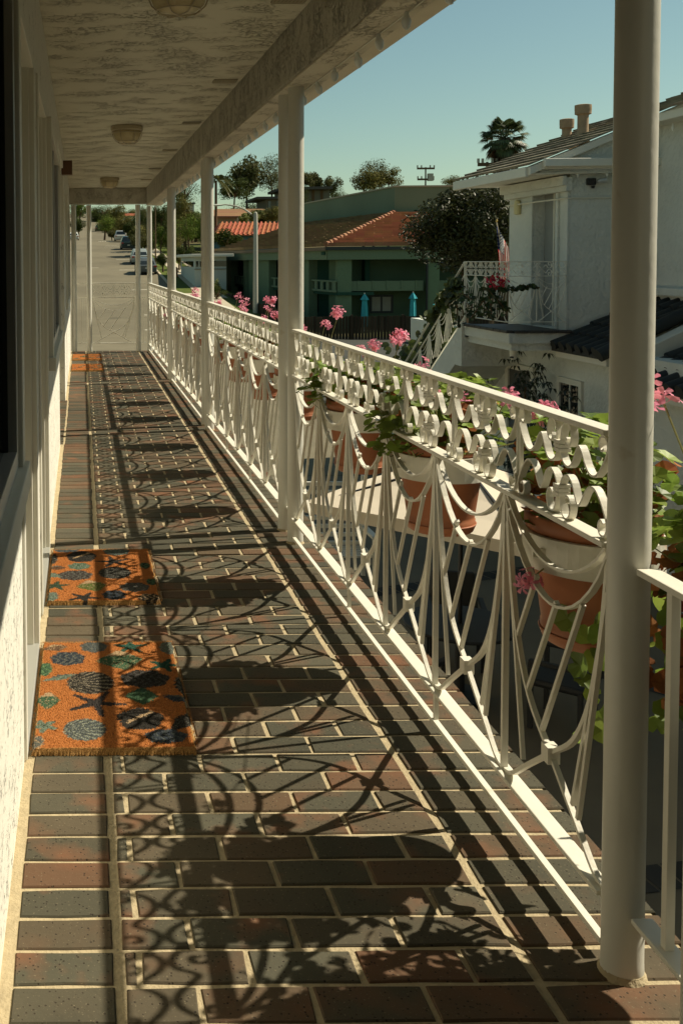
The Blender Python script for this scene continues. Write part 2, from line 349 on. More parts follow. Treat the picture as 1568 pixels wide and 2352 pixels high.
# ================================================================ BALCONY BUILDING
bd = tag(empty('balcony_building', (-.162, 0, 0)), 'stucco apartment building with covered brick balcony, doors and windows along its left wall', 'building')
def WX(b, x0, x1, y0, y1, z0, z1): return b.box(x0+.145, x1+.145, y0, y1, z0, z1)
wl = MB(); D = -.40
# solid wall pieces with openings (window 1, door 1, door 2, window 2, recess, window 3)
WX(wl,D,-.145,-1,2.62,-.16,.84); WX(wl,D,-.145,2.50,2.62,.8402,2.07); WX(wl,D,-.145,-1,2.62,2.0702,2.40)
WX(wl,D,-.145,2.6203,2.68,-.16,2.40)
WX(wl,D,-.145,3.53,3.80,-.16,2.03); WX(wl,D,-.145,2.6803,4.83,2.0302,2.40)
WX(wl,D,-.145,4.72,4.95,-.16,2.03); WX(wl,D,-.145,4.8303,7.34,2.0303,2.40)
WX(wl,D,-.145,4.9502,6.9,-.16,.87); WX(wl,D,-.145,6.9002,7.34,-.16,2.03)
WX(wl,D,-.145,7.3402,9.74,2.20,2.40)
WX(wl,D,-.145,9.7402,15.2,-.16,2.40)
WX(wl,-.62,D-.003,-1,15.2,-.16,2.40)
WX(wl,D,-.145,-1,15.2,-3.0,-.17)
wl.build('wall', WALLP, bd)
tr = MB()     # bull-nosed white door surrounds
for (ya, yb) in ((2.72,3.53),(3.88,4.72)):
    pass
for (ya, yb) in ((2.6803,3.53),(3.80,4.72)):
    dr = MB(); WX(dr,-.36,-.325,ya+.05,yb-.05,.02,2.0); d_ = dr.build('door', TRIM, bd, bevel=.004)
    h = MB(); h.lathe([(.012,0),(.012,.04),(.028,.045),(.03,.065),(.018,.075)],12)
    k = h.build('handle', ALU, d_, smooth=True); k.rotation_euler.y = R(90); k.location = (-.19,ya+.12,1.0)
    fr = MB(); WX(fr,-.34,-.137,yb-.052,yb+.002,.0,2.028); WX(fr,-.32,-.155,yb-.066,yb-.0525,.0,2.012)
    WX(fr,-.34,-.137,ya-.002,ya+.05,.0,2.028); WX(fr,-.34,-.1375,ya+.0505,yb-.0525,1.985,2.026)
    fr.build('door_frame', TRIM, bd, bevel=.003)
    th = MB(); WX(th,-.36,-.137,ya+.05,yb-.053,-.003,.018); th.build('threshold', mat('threshold_metal', (.42,.42,.38), .4, metal=.3), bd, bevel=.003)
def window(y0, y1, z0, z1, proud, mull=True):
    f = MB(); X = -.145+proud
    WX(f,-.22,X,y0,y0+.06,z0,z1); WX(f,-.22,X,y1-.06,y1,z0,z1); WX(f,-.22,X-.001,y0+.0602,y1-.0602,z1-.06,z1); WX(f,-.22,X+.012,y0-.03,y1+.03,z0-.065,z0-.0003)
    o = f.build('window', TRIM, bd, bevel=.003)
    a = MB(); WX(a,-.2,X-.012,y0+.061,y0+.10,z0,z1-.061); WX(a,-.2,X-.012,y1-.10,y1-.061,z0,z1-.061); WX(a,-.2,X-.012,y0+.1002,y1-.1002,z0,z0+.045)
    if mull: WX(a,-.2,X-.016,(y0+y1)/2-.02,(y0+y1)/2+.02,z0+.0455,z1-.062)
    a.build('sash', ALU, o, bevel=.002)
    g = MB(); WX(g,-.19,-.168,y0+.09,y1-.09,z0+.03,z1-.062); g.build('pane', GLASS, o)
    d = MB(); WX(d,-.19,-.158,y1-.114,y1-.1005,z0+.046,z1-.062); d.build('gasket', DARKF, o); return o
window(-.9,2.50,.84,2.07,.02,False); window(4.9503,6.9,.87,2.03,.025)
f3 = MB()
for (a,b_,z0,z1) in ((10.7,10.76,.9,1.97),(12.8,12.86,.9,1.97),(10.7,12.86,.83,.8997),(10.7,12.86,1.9703,2.03),(11.75,11.8,.9,1.97)): WX(f3,-.146,-.12,a,b_,z0,z1)
f3 = f3.build('window', TRIM, bd, bevel=.003); gg = MB(); WX(gg,-.1455,-.135,10.7603,12.7997,.9003,1.9697); gg.build('pane', GLASS, f3)
# recessed entrance beyond the second window
# the wall stands open 7.34-9.74 behind a face at X=-.40
lb = MB(); WX(lb,-.16,-.06,9.55,9.66,2.14,2.27); tag(lb.build('alarm_box', mat('brown_box', (.10,.045,.02), .6), bevel=.006, loc=(-.162,0,0)), 'small brown alarm box high on the left wall near the recess', 'alarm box')
cl = MB(); cl.box(-.03,1.104,-1,14.86,2.385,2.55); cl.build('ceiling', CEIL, bd)
bm_ = MB(); bm_.box(1.1065,1.262,-1,14.86,2.137,2.60); bm_.build('beam', BEAM, bd, bevel=.012)
sf = MB(); sf.box(1.110,1.2595,-1,14.83,2.1295,2.1365); sf.build('beam_underside', SOFF, bd)
fs = MB(); fs.box(1.2625,1.334,-1,14.95,2.134,2.36); fs.build('fascia', SMOOTH, bd, bevel=.004)
rf = MB(); rf.prism([(-.4,-1.2,2.61),(1.70,-1.2,2.49),(1.70,-1.2,2.445),(-.4,-1.2,2.6)],[(-.4,15.0,2.61),(1.70,15.0,2.49),(1.70,15.0,2.445),(-.4,15.0,2.6)]); rf.build('roof', SMOOTH, bd)
sw_ = MB(); sw_.box(1.11,1.26,-1.2498,1.50,-.01,2.1365); sw_.build('side_wall', MATS['shaded_end_wall'] if 'shaded_end_wall' in MATS else mat('shaded_end_wall',(.13,.12,.09),.9), bd)  # added out of view to shade the floor and darken the near post
bk = MB(); bk.box(-.4,9.2,-1.45,-1.25,-3,5.2); bk.build('end_wall', mat('shaded_end_wall',(.13,.12,.09),.9), bd)  # added unseen behind the camera, dark to cut the fill light
eb = MB(); eb.box(.0,1.106,14.75,14.98,2.155,2.384); eb.build('end_beam', BEAM, bd, bevel=.01)
eb2 = MB(); eb2.box(.0,1.334,14.99,15.03,2.18,2.45); eb2.build('eave', SMOOTH, bd)

# ---------------- posts
def post(Y, label, X=.999, r=.0365, z1=2.131, seed=0):
    o = MB()
    o.lathe([(r*1.0,0),(r*1.03,.004),(r*1.0,.03),(r,.3),(r,.8),(r*1.003,1.3),(r,1.8),(r,z1)], 32)
    t = empty('porch_post', (X,Y,0)); tag(t, label, 'post', 'round white porch posts')
    o.build('shaft', POSTM, t, smooth=True)
    b = MB(); b.lathe([(r*1.16,-.004),(r*1.13,.001),(r*1.05,.004),(r*1.01,.010)],24,sq=(1,1.05)); b.build('grout_collar', MORT, t, smooth=True)
    return t
P = [(1.60,'slim post cut by the right edge of the photo, nearest of all'),(1.855,'nearest full porch post, widest one, at the right'),
     (4.775,'front post of the second pair, sunlit down its right side'),(5.005,'rear post of the second pair, behind the sunlit one'),
     (8.01,'front post of the third pair along the railing'),(8.235,'rear post of the third pair, half hidden'),
     (11.23,'fourth porch post along the railing, where geraniums start to thin'),(11.46,'post hidden directly behind the fourth one'),
     (14.98,'corner post where the long railing meets the end railing')]
for Y, lb_ in P: post(Y, lb_)
for X, lb_ in ((.83,'end wall post standing just left of the corner post'),(.115,'end wall post standing just right of the wall'),(-.105,'end wall post touching the left wall')): post(14.98, lb_, X=X, z1=2.15)

# ---------------- railing ornaments as unit meshes (local: x across, y along, z up)
HP = .66     # panel height between bottom rail (z=.13) and middle rail underside (.79)
def cat(ya, yb, z, sag, n=14): return [(ya+(yb-ya)*k/n, z-sag*(1-(2*k/n-1)**2)**.85) for k in range(n+1)]
PW = .4833
def arch_meshes():
    zt, zb = .788, .128; m = {}
    A = smoothpts([(PW-.008,zt),(PW-.035,.60),(PW-.075,.46),(PW-.14,.355),(PW/2,.28),(PW*.27,.20),(PW*.10,.14),(.004,zb)],5)
    m['arc_a'] = MB().strip(A,.011,.009).mesh('arc', PAINT)
    m['arc_b'] = MB().strip([(PW-y,z) for y,z in A],.0115,.0095).mesh('arc', PAINT)
    m['swag1'] = MB().strip(cat(.012,PW-.012,zt,.105),.014,.0055).mesh('swag', PAINT)
    m['swag2'] = MB().strip(cat(.004,PW-.004,zt-.01,.175),.014,.0055).mesh('swag', PAINT)
    m['post'] = MB().strip([(0,zb),(0,zt)],.014,.011).mesh('upright', PAINT)
    for k, (p, q) in enumerate([((PW-.072,.475),(PW-.165,.64)),((PW-.128,.37),(PW-.262,.613)),((PW-.20,.31),(PW-.375,.645)),((PW-.345,.222),(PW-.45,.60)),((.01,.70),(.115,.205)),((PW-.008,.72),(PW-.105,.20))]):
        m['spoke%d'%k] = MB().strip([p,q],.0095,.0085).mesh('spoke', PAINT)
    bo = MB(); bo.box(-.013,.013,PW/2-.016,PW/2+.016,.262,.298); m['boss'] = bo.mesh('boss', PAINT); return m
AM = arch_meshes()
def scroll_mesh(up):
    h = .105; b = MB()
    half = [(.036,.034),(.031,.043),(.038,.050),(.050,.046),(.056,.032),(.050,.012),(.036,.002),(.020,.008),(.011,.030),(.006,.054),(.010,.072),(.024,.088),(.044,.092),(.062,.080),(.076,.056),(.088,.042),(.102,.052),(.118,.074),(.138,.089),(.160,.088),(.182,.070),(.200,.046),(.208,.026),(.199,.008),(.181,.008),(.173,.022),(.182,.035),(.193,.030)]
    sm = smoothpts(half, 3)
    for s_ in (1,-1):
        pts = [(s_*y, z) for y,z in sm]
        if not up: pts = [(y, .205-z) for y,z in pts]
        b.strip(pts, .0150 if s_ > 0 else .0147, .0045)
    for k in range(3):
        z = .047+k*.0085; z = z if up else .205-z
        b.box(-.0125,.0125,-.0135,.0135,z-.0036,z+.0036)
    if up:
        for s_ in (1,-1): b.box(-.004,.004,s_*.207-.003,s_*.207+.003,.045,.160)
    return b.mesh('scroll_ornament', PAINT)
SC = {True: scroll_mesh(True), False: scroll_mesh(False)}
def inst(me, name, parent, loc=(0,0,0), sc_=(1,1,1)):
    o = bpy.data.objects.new(name, me); col.objects.link(o); o.parent = parent; o.location = loc; o.scale = sc_; return o
def railing(loc, L, label, rz=0, npan=6, nscr=7, group='white scrollwork railings', thin=False, toe=True, scl=1.0):
    t = empty('railing', loc, rz); tag(t, label, 'railing', group)
    rb = lambda z0, z1, wd, x=0: MB().box(x-wd/2,x+wd/2,0.0,L,z0,z1)
    wd = .022 if thin else .038
    rb(1.0,1.012,wd).build('top_rail', PAINT, t, bevel=.002); rb(.7885,.80,wd).build('middle_rail', PAINT, t, bevel=.002)
    rb(.118,.128,wd).build('bottom_rail', PAINT, t, bevel=.002)
    if toe: rb(.024,.036,.016,-.004).build('toe_rail', PAINT, t, bevel=.001)
    s_ = L/npan/PW
    for i in range(npan):
        pn = empty('arch_panel', (0,0,0)); pn.parent = t; pn.location = (0, i*L/npan, 0); pn.scale = (1, s_, 1)
        inst(AM['arc_a'],'arc',pn); inst(AM['arc_b'],'arc',pn,(.0015,0,0)); inst(AM['swag1'],'swag',pn); inst(AM['swag2'],'swag',pn); inst(AM['boss'],'boss',pn)
        if i: inst(AM['post'],'upright',pn)
        for k in range(6): inst(AM['spoke%d'%k],'spoke',pn)
    ss = L/nscr/.431 if nscr else 1
    for i in range(nscr):
        yc = (i+.5)*L/nscr if True else 0
        inst(SC[True],'scroll_ornament',t,(0,yc,.7985),(1,ss,1)); inst(SC[False],'scroll_ornament',t,(0,yc,.7965),(1,ss,1))
    if toe:
        for u in (L*.33,L*.66): MB().box(-.006,.006,u-.006,u+.006,.0362,.1178).build('stub', PAINT, t)
    return t
names = ['nearest scrollwork railing section, in front of the largest geranium pots','second scrollwork railing section, between the second and third pair of posts','third scrollwork railing section, beyond the third pair of posts','farthest long railing section, reaching the corner post']
for (a, b_), nm in zip(((1.897,4.735),(5.045,7.97),(8.275,11.19),(11.50,14.94)), names): railing((.990,a,0), b_-a, nm)
# short rails between the posts of a pair
for a, b_, nm in ((1.64,1.815,'short railing piece with one bar, between the two nearest posts'),(4.815,4.965,'short railing piece between the second pair of posts'),(8.05,8.195,'short railing piece between the third pair of posts')):
    t = empty('short_railing',(1.012,a,0)); tag(t, nm, 'railing', 'short railing pieces between paired posts')
    MB().box(-.02,.02,0,b_-a,.762,.774).build('middle_rail',PAINT,t,bevel=.002); MB().box(-.02,.02,0,b_-a,.118,.128).build('bottom_rail',PAINT,t,bevel=.002)
    MB().box(-.008,.008,(b_-a)/2-.003,(b_-a)/2+.013,.1283,.7617).build('upright',PAINT,t,bevel=.001)
# end railing: three thin sections facing the street
for a, b_, np_, ns, nm in ((.868,.955,0,0,'narrow end railing strip beside the corner post'),(.153,.792,1,1,'thin end railing panel with crossing arcs, facing the street'),(-.068,.077,0,0,'narrow end railing strip beside the left wall')):
    if np_:
        railing((b_,15.08,0), b_-a, nm, rz=R(90), npan=1, nscr=2, thin=True, toe=False, group='thin end railings facing the street')
    else:
        t = empty('railing',(b_,15.08,0),R(90)); tag(t, nm, 'railing', 'thin end railings facing the street')
        for z in (.12,.79,1.0): MB().box(-.007,.007,0,b_-a,z,z+.01).build('rail',PAINT,t)
        MB().box(-.004,.004,(b_-a)/2-.004,(b_-a)/2+.004,.1303,.7897).build('upright',PAINT,t)

# ---------------- ceiling lamps, vents, bulbs
def lamp(x, y, label):
    t = empty('ceiling_lamp',(x,y,2.385)); tag(t, label, 'lamp', 'caged round ceiling lamps')
    MB().lathe([(.10,-.0005),(.122,-.003),(.125,-.035),(.118,-.042)],28).build('rim', mat('lamp_brass', (.45,.38,.25), .45, var=.1), t, smooth=True)
    MB().lathe([(.108,-.0425),(.108,-.06),(.095,-.10),(.06,-.128),(.0,-.134)][:4]+[(.005,-.134)],28).build('globe', mat('amber_lamp_glass', (.55,.46,.26), .25, bump=.6, bscale=90), t, smooth=True)
    c = MB()
    for k in range(6):
        a = k*math.pi/3; P_ = [(.116,-.03),(.116,-.062),(.10,-.105),(.063,-.135),(.0,-.141)]; c.tube([(r_*math.cos(a),r_*math.sin(a),z_) for r_,z_ in P_], .0028, 6)
    for r_, z_ in ((.1165,-.058),(.083,-.122)): c.tube([(r_*math.cos(k*math.pi/12),r_*math.sin(k*math.pi/12),z_) for k in range(25)], .003, 6)
    c.build('cage', MATS['lamp_brass'], t, smooth=True)
lamp(.37,3.86,'nearest caged ceiling lamp, cut by the top of the photo'); lamp(.365,8.03,'middle caged ceiling lamp'); lamp(.365,12.95,'farthest caged ceiling lamp, near the end beam')
for i,(y,nm) in enumerate(((4.18,'nearest ceiling vent, at the top beside the beam'),(6.05,'second ceiling vent beside the beam, patched pale'),(7.86,'dark open ceiling vent, third along the beam'),(9.78,'fourth ceiling vent along the beam, small'),(11.72,'fifth ceiling vent, dark slatted, near the end beam'),(13.3,'farthest pale ceiling vent in the corner'))):
    t = empty('ceiling_vent',(.85,y,2.385)); tag(t, nm, 'vent', 'small vents along the beam')
    MB().box(-.07,.07,-.05,.05,-.004,-.0003).build('backing', DARKF if i in (2,4) else mat('vent_mesh',(.30,.27,.19),.8), t)
    s_ = MB()
    for k in range(9): s_.box(-.068+k*.0155,-.0645+k*.0155,-.05,.05,-.007,-.0042)
    for k in range(5): s_.box(-.068,.063,-.048+k*.022,-.045+k*.022,-.0095,-.0072)
    s_.build('grille', mat('vent_paint',(.5,.45,.33),.8), t)
bt = empty('light_string',(1.182,0,0)); tag(bt, 'string of white bulbs hung under the roof edge', 'string lights')
MB().tube([(-.13,y_*.5,2.122) for y_ in range(3,30)], .0025, 5).build('wire', TRIM, bt)
for k in range(38):
    y_ = 1.4+k*.318; b = MB(); b.lathe([(.006,0),(.009,-.012),(.0095,-.018),(.0145,-.024),(.0155,-.034),(.0125,-.050),(.004,-.060)],12)
    o = b.build('bulb', mat('frosted_bulb',(.72,.76,.74),.3), bt, smooth=True, loc=(-.13+random.uniform(-.01,.01),y_,2.122)); o.rotation_euler = (random.uniform(-.3,.3),random.uniform(-.35,.1),0)

# ================================================================ GERANIUM POTS
def leafdisc(b, c, nrm, r, lobes=7):
    """rounded scalloped leaf with a notch at its stalk, cupped in the middle"""
    nrm = Vector(nrm).normalized(); a = nrm.orthogonal().normalized(); a = (Matrix.Rotation(random.uniform(0,6.28),3,nrm) @ a); q = nrm.cross(a)
    i = len(b.v); n = 15; c = Vector(c); b.v.append(tuple(c-nrm*r*.25)); w1 = random.uniform(-.15,.15); w2 = random.uniform(-.15,.15)
    for k in range(n):
        t = 2*math.pi*k/n; rr = r*(1+.09*math.cos(7*t+.4))*(.3 if k == 0 else 1); b.v.append(tuple(c+(a*math.cos(t)+q*math.sin(t))*rr+nrm*r*(w1*math.cos(2*t)+w2*math.sin(3*t))))
    for k in range(n): b.f.append([i, i+1+k, i+1+(k+1)%n])
def fpt(cx, rx, ry, rz):
    while True:
        p = Vector((random.uniform(-1,1),random.uniform(-1,1),random.uniform(-1,1)))
        if .15 < p.length < 1: return Vector((cx[0]+p.x*rx, cx[1]+p.y*ry, cx[2]+p.z*rz)), p
def flower_mesh(seed, n=10, R_=.030):
    random.seed(seed); b = MB()
    for k in range(n):
        d = Vector((random.gauss(0,1),random.gauss(0,1),random.gauss(.35,.7))).normalized(); c = d*R_*random.uniform(.55,1.35); d = (d+Vector((random.gauss(0,.35),random.gauss(0,.35),random.gauss(0,.35)))).normalized(); a = d.orthogonal().normalized(); q = d.cross(a)
        for e in range(5):
            t = e*2*math.pi/5+k+random.uniform(-.15,.15); u = a*math.cos(t)+q*math.sin(t); v = d.cross(u); L = random.uniform(.015,.023)
            b.poly([c, c+u*L*.5+v*.0042+d*.004, c+u*L+v*.0052+d*.003, c+u*L*1.12+d*.001, c+u*L-v*.0052+d*.003, c+u*L*.5-v*.0042+d*.004])
        w_ = a*.0009; i = len(b.v); b.v += [(0,0,-.012), tuple(c+w_), tuple(c-w_)]; b.f.append([i,i+1,i+2])
    return b.mesh('flower_head', PETAL)
FM = [flower_mesh(s, n) for s, n in ((1,11),(2,8),(3,14),(4,6))]
def foliage(seed, n, rx, ry, z0, z1, dense=1.0, cy=0):
    random.seed(seed); g = MB(); s_ = MB()
    for k in range(n):
        t = random.random()**.8; z = z0+(z1-z0)*t; k_ = 1-.45*abs(t-.35); a = random.uniform(0,6.28); rr = math.sqrt(random.random())
        p = Vector((math.cos(a)*rr*rx*k_, math.sin(a)*rr*ry*k_+cy, z)); nr = Vector((p.x*2.0+random.uniform(-.4,.4), p.y*2+random.uniform(-.4,.4), .55+random.uniform(-.3,.4)))
        r_ = random.uniform(.012,.027); leafdisc(g, p, nr, r_)
        if k%3 == 0: s_.tube([(p.x*.3,p.y*.3+cy*.5,max(-.02,z-.09)),(p.x*.8,p.y*.85,z-.035),tuple(p-Vector((0,0,.006)))], .0017, 4)
    for k in range(9):
        a = random.uniform(0,6.28); s_.tube([(.02*math.cos(a),.02*math.sin(a),-.06),(.05*math.cos(a),.05*math.sin(a),.04),(rx*.6*math.cos(a),ry*.6*math.sin(a),z1*.6)], .004, 5)
    return g.mesh('foliage', LEAF), s_.mesh('stems', STEM)
def dry(seed, n, rx, ry, z0, z1, cy=0):
    random.seed(seed); g = MB()
    for k in range(n):
        a = random.uniform(0,6.28); rr = math.sqrt(random.random()); z = random.uniform(z0,z1); leafdisc(g,(math.cos(a)*rr*rx,math.sin(a)*rr*ry+cy,z),(random.gauss(0,1),random.gauss(0,1),random.gauss(0,1)),random.uniform(.01,.022))
    return g.mesh('dry_leaves', DRY)
FOL = [foliage(11,360,.16,.25,-.03,.22), foliage(12,290,.14,.23,-.03,.17), foliage(13,190,.13,.22,-.03,.24)]
DRYM = [dry(5,120,.13,.16,-.02,.12), dry(6,80,.12,.15,-.03,.08)]
potm = MB().lathe([(.082,-.20),(.087,-.203),(.090,-.195),(.091,-.172),(.0885,-.168),(.090,-.160),(.115,.028),(.119,.030),(.122,.036),(.122,.060),(.117,.063),(.112,.058),(.109,.02),(.02,.018)],40).mesh('pot', TERRA, True)
saum = MB().lathe([(.01,-.2115),(.078,-.2115),(.086,-.206),(.093,-.187),(.0945,-.184),(.0925,-.182),(.0885,-.2)],40).mesh('saucer', TERRA, True)
soilm = MB().lathe([(.001,.042),(.05,.043),(.08,.041),(.1095,.040)],20).mesh('soil', SOIL, True)
hm = MB().lathe([(.1225,-.045),(.1265,-.045),(.1265,.026),(.1225,.026)],40)
for s_ in (-1,1): hm.box(-.138,-.112,s_*.05-.004,s_*.05+.004,-.012,.004)
hm = hm.mesh('holder', mat('rusty_white_band', (.70,.67,.56), .45, var=.05, bump=.3, bscale=60, color2=(.42,.2,.07), c2scale=14, c2lo=.62, c2hi=.72))
def potted(i, X, Y, label, fol, heads, dr=None, z=.685, fsc=1.0, sc_=1.0):
    h = bpy.data.objects.new('pot_holder', hm); col.objects.link(h); h.location = (X,Y,z); h.scale = (sc_*1.17,sc_*1.17,sc_*1.08); tag(h, 'white hoop on the railing round the '+label.split(',')[0], 'pot holder', 'white pot hoops on the railing')
    t = empty('potted_geranium',(X,Y,z)); t.scale = (sc_*1.17,sc_*1.17,sc_*1.08); tag(t, label, 'potted plant', 'potted geraniums along the railing')
    inst(potm,'pot',t); inst(saum,'saucer',t); inst(soilm,'soil',t)
    if 3 <= i < 11: fsc = .68
    if fol is not None:
        a, b_ = FOL[fol]; o = inst(a,'foliage',t,(0,0,.06),(fsc,fsc,fsc*.85)); o2 = inst(b_,'stems',t,(0,0,.06),(fsc,fsc,fsc*.85)); o.rotation_euler.z = o2.rotation_euler.z = i*2.1
    if dr is not None: inst(DRYM[dr],'dry_leaves',t,(0,0,.07))
    for k,(dx,dy,dz,s_) in enumerate(heads):
        s_ = s_*(.72 if 3 < i < 11 else .95); dz = dz-((.20 if i > 3 else .165) if 0 < i < 11 and dz > .3 else .04 if i == 0 else 0); f = inst(FM[(k+i)%4],'flower_head',t,(dx,dy,dz),(s_,)*3); f.rotation_euler = (.3*k,.2*k,k*1.3+i)
        sm_ = MB().tube([(dx*.3,dy*.3,.05),(dx*.75,dy*.8,dz*.6),(dx,dy,dz)], .0017, 5); sm_.build('flower_stem', STEM, f if False else t)
    return t
hd = lambda *a: list(a)
potted(0,1.155,2.30,'nearest geranium pot, behind the wide post, drooping pink bloom over the swag',2,hd((-.15,-.06,-.02,.75),(-.06,.11,.28,.7)),0)
potted(1,1.155,3.28,'second geranium pot, pale pink bloom under the top rail',0,hd((.0,-.42,.40,.95),(.04,-.56,.40,.75),(.0,-.14,.37,.9),(.03,.35,.36,.75),(-.08,-.18,.22,.6)),0)
potted(2,1.155,4.22,'third geranium pot, before the second pair of posts, two tall blooms',1,hd((.1,-.12,.47,1.0),(.08,-.42,.40,.8),(.1,.18,.42,.75),(.0,.02,.25,.7)),1)
potted(3,1.17,5.50,'fourth geranium pot, small, low pink bloom beside the second posts',0,hd((.0,-.1,.20,1.0),(.06,-.55,.56,1.0),(.07,-.25,.48,.9),(.03,.12,.44,.8)),None,sc_=.92)
potted(4,1.17,6.45,'fifth geranium pot, many pink blooms over the rail',2,hd((.0,.1,.44,1.2),(.1,-.3,.52,1.2),(.08,-.15,.36,1.1),(.06,.3,.50,1.1),(-.02,-.35,.30,1.0)),1)
potted(5,1.17,7.4,'sixth geranium pot, before the third pair of posts',0,hd((.0,.0,.46,1.3),(.1,-.35,.54,1.3),(.05,.3,.50,1.3),(.05,.1,.34,1.1)),None)
potted(6,1.17,8.7,'seventh geranium pot, just beyond the third pair of posts',1,hd((.0,.1,.45,1.3),(.1,-.25,.52,1.2),(.05,.35,.33,1.2)),0)
potted(7,1.17,9.65,'eighth geranium pot, half hidden by scrollwork',2,hd((.0,.0,.47,1.5),(.06,.35,.50,1.4)),None)
potted(8,1.17,10.6,'ninth geranium pot, before the fourth post',0,hd((.0,.0,.46,1.5),(.05,.3,.50,1.3)),1)
potted(9,1.17,12.1,'tenth geranium pot, beyond the fourth post, leaf poking through',1,hd((-.14,-.1,.0,1.3),(.0,.2,.36,1.2)),None)
potted(10,1.17,13.1,'last geranium pot, nearest the corner post',0,hd((.02,.1,.40,1.3)),None)
pt = potted(11,1.30,1.84,'leafy geranium beside the right edge, with tall pink bloom and brown leaves',1,hd((-.20,.03,.345,1.0),(-.1,.04,.19,.5)),0,z=.70,fsc=.95)
random.seed(77); g = MB(); dg_ = MB()
for k in range(170):
    z = random.uniform(-.30,.20); leafdisc(g,(-.06+random.gauss(0,.05),.10+random.gauss(0,.05),z),(random.gauss(-.6,.6),random.gauss(-.6,.6),random.gauss(.4,.4)),random.uniform(.012,.027))
for k in range(170):
    z = random.uniform(-.22,.06); leafdisc(dg_,(-.12+random.gauss(0,.04),.05+random.gauss(0,.05),z),(random.gauss(0,1),random.gauss(0,1),random.gauss(0,1)),random.uniform(.012,.024))
g.build('trailing_foliage', LEAF, pt); dg_.build('dry_leaves', DRY, pt)
random.seed(78); g = MB()
for k in range(26): leafdisc(g,(1.10+random.gauss(0,.03),2.16+random.gauss(0,.05),random.uniform(.27,.58)),(random.gauss(-.6,.5),random.gauss(-.6,.5),.4),random.uniform(.016,.03))
n1 = [o for o in col.objects if o.name == 'potted_geranium'][0]; o = g.build('trailing_foliage', LEAF, n1); o.scale = (1/1.17,1/1.17,1/1.08); o.location = (-1.155/1.17,-2.30/1.17,-.685/1.08)
# the withered flower stalk between nearest pot and wide post
w_ = MB(); w_.tube([(1.19,2.33,.62),(1.18,2.25,.80),(1.185,2.20,.93),(1.18,2.19,1.02)],.0022,5); w_.tube([(1.185,2.20,.93),(1.17,2.14,.97)],.0016,5)
o = w_.build('dry_stalk', mat('dry_stem',(.25,.13,.06),.8), n1); o.scale = (1/1.17,1/1.17,1/1.08); o.location = (-1.155/1.17,-2.30/1.17,-.685/1.08)
w_ = MB()
for k in range(24): c_ = random.choice([(1.18,2.19,1.02),(1.17,2.14,.97),(1.185,2.21,.90)]); leafdisc(w_,(c_[0]+random.gauss(0,.007),c_[1]+random.gauss(0,.007),c_[2]+random.gauss(0,.012)),(random.gauss(0,1),random.gauss(0,1),random.gauss(0,1)),.011)
o = w_.build('withered_bloom', DRY, n1); o.scale = (1/1.17,1/1.17,1/1.08); o.location = (-1.155/1.17,-2.30/1.17,-.685/1.08)

# ================================================================ DOORMATS
def coir_mat_material():
    M = bpy.data.materials.new('printed_coir'); M.use_nodes = True; n = M.node_tree.nodes; l = M.node_tree.links; b = n['Principled BSDF']
    a = n.new('ShaderNodeAttribute'); a.attribute_name = 'print'; nz = n.new('ShaderNodeTexNoise'); nz.inputs['Scale'].default_value = 380; nz.inputs['Detail'].default_value = 3
    tc = n.new('ShaderNodeTexCoord'); l.new(tc.outputs['Object'], nz.inputs[0]); h = n.new('ShaderNodeHueSaturation'); mr = n.new('ShaderNodeMapRange'); mr.inputs[1].default_value = .3; mr.inputs[2].default_value = .7; mr.inputs[3].default_value = .45; mr.inputs[4].default_value = 1.45
    l.new(nz.outputs[0], mr.inputs[0]); l.new(mr.outputs[0], h.inputs['Value']); l.new(a.outputs['Color'], h.inputs['Color']); l.new(h.outputs[0], b.inputs['Base Color'])
    b.inputs['Roughness'].default_value = .95; b.inputs['Specular IOR Level'].default_value = .1
    bp = n.new('ShaderNodeBump'); bp.inputs['Strength'].default_value = .8; bp.inputs['Distance'].default_value = .004; l.new(nz.outputs[0], bp.inputs['Height']); l.new(bp.outputs[0], b.inputs['Normal']); return M
COIR = coir_mat_material()
OR = (.36,.13,.036); SL = (.075,.085,.08); BK = (.03,.027,.022); GN = (.055,.105,.055); CR = (.36,.25,.14); TE = (.13,.165,.12); GR = (.11,.11,.09); BL = (.035,.043,.052)
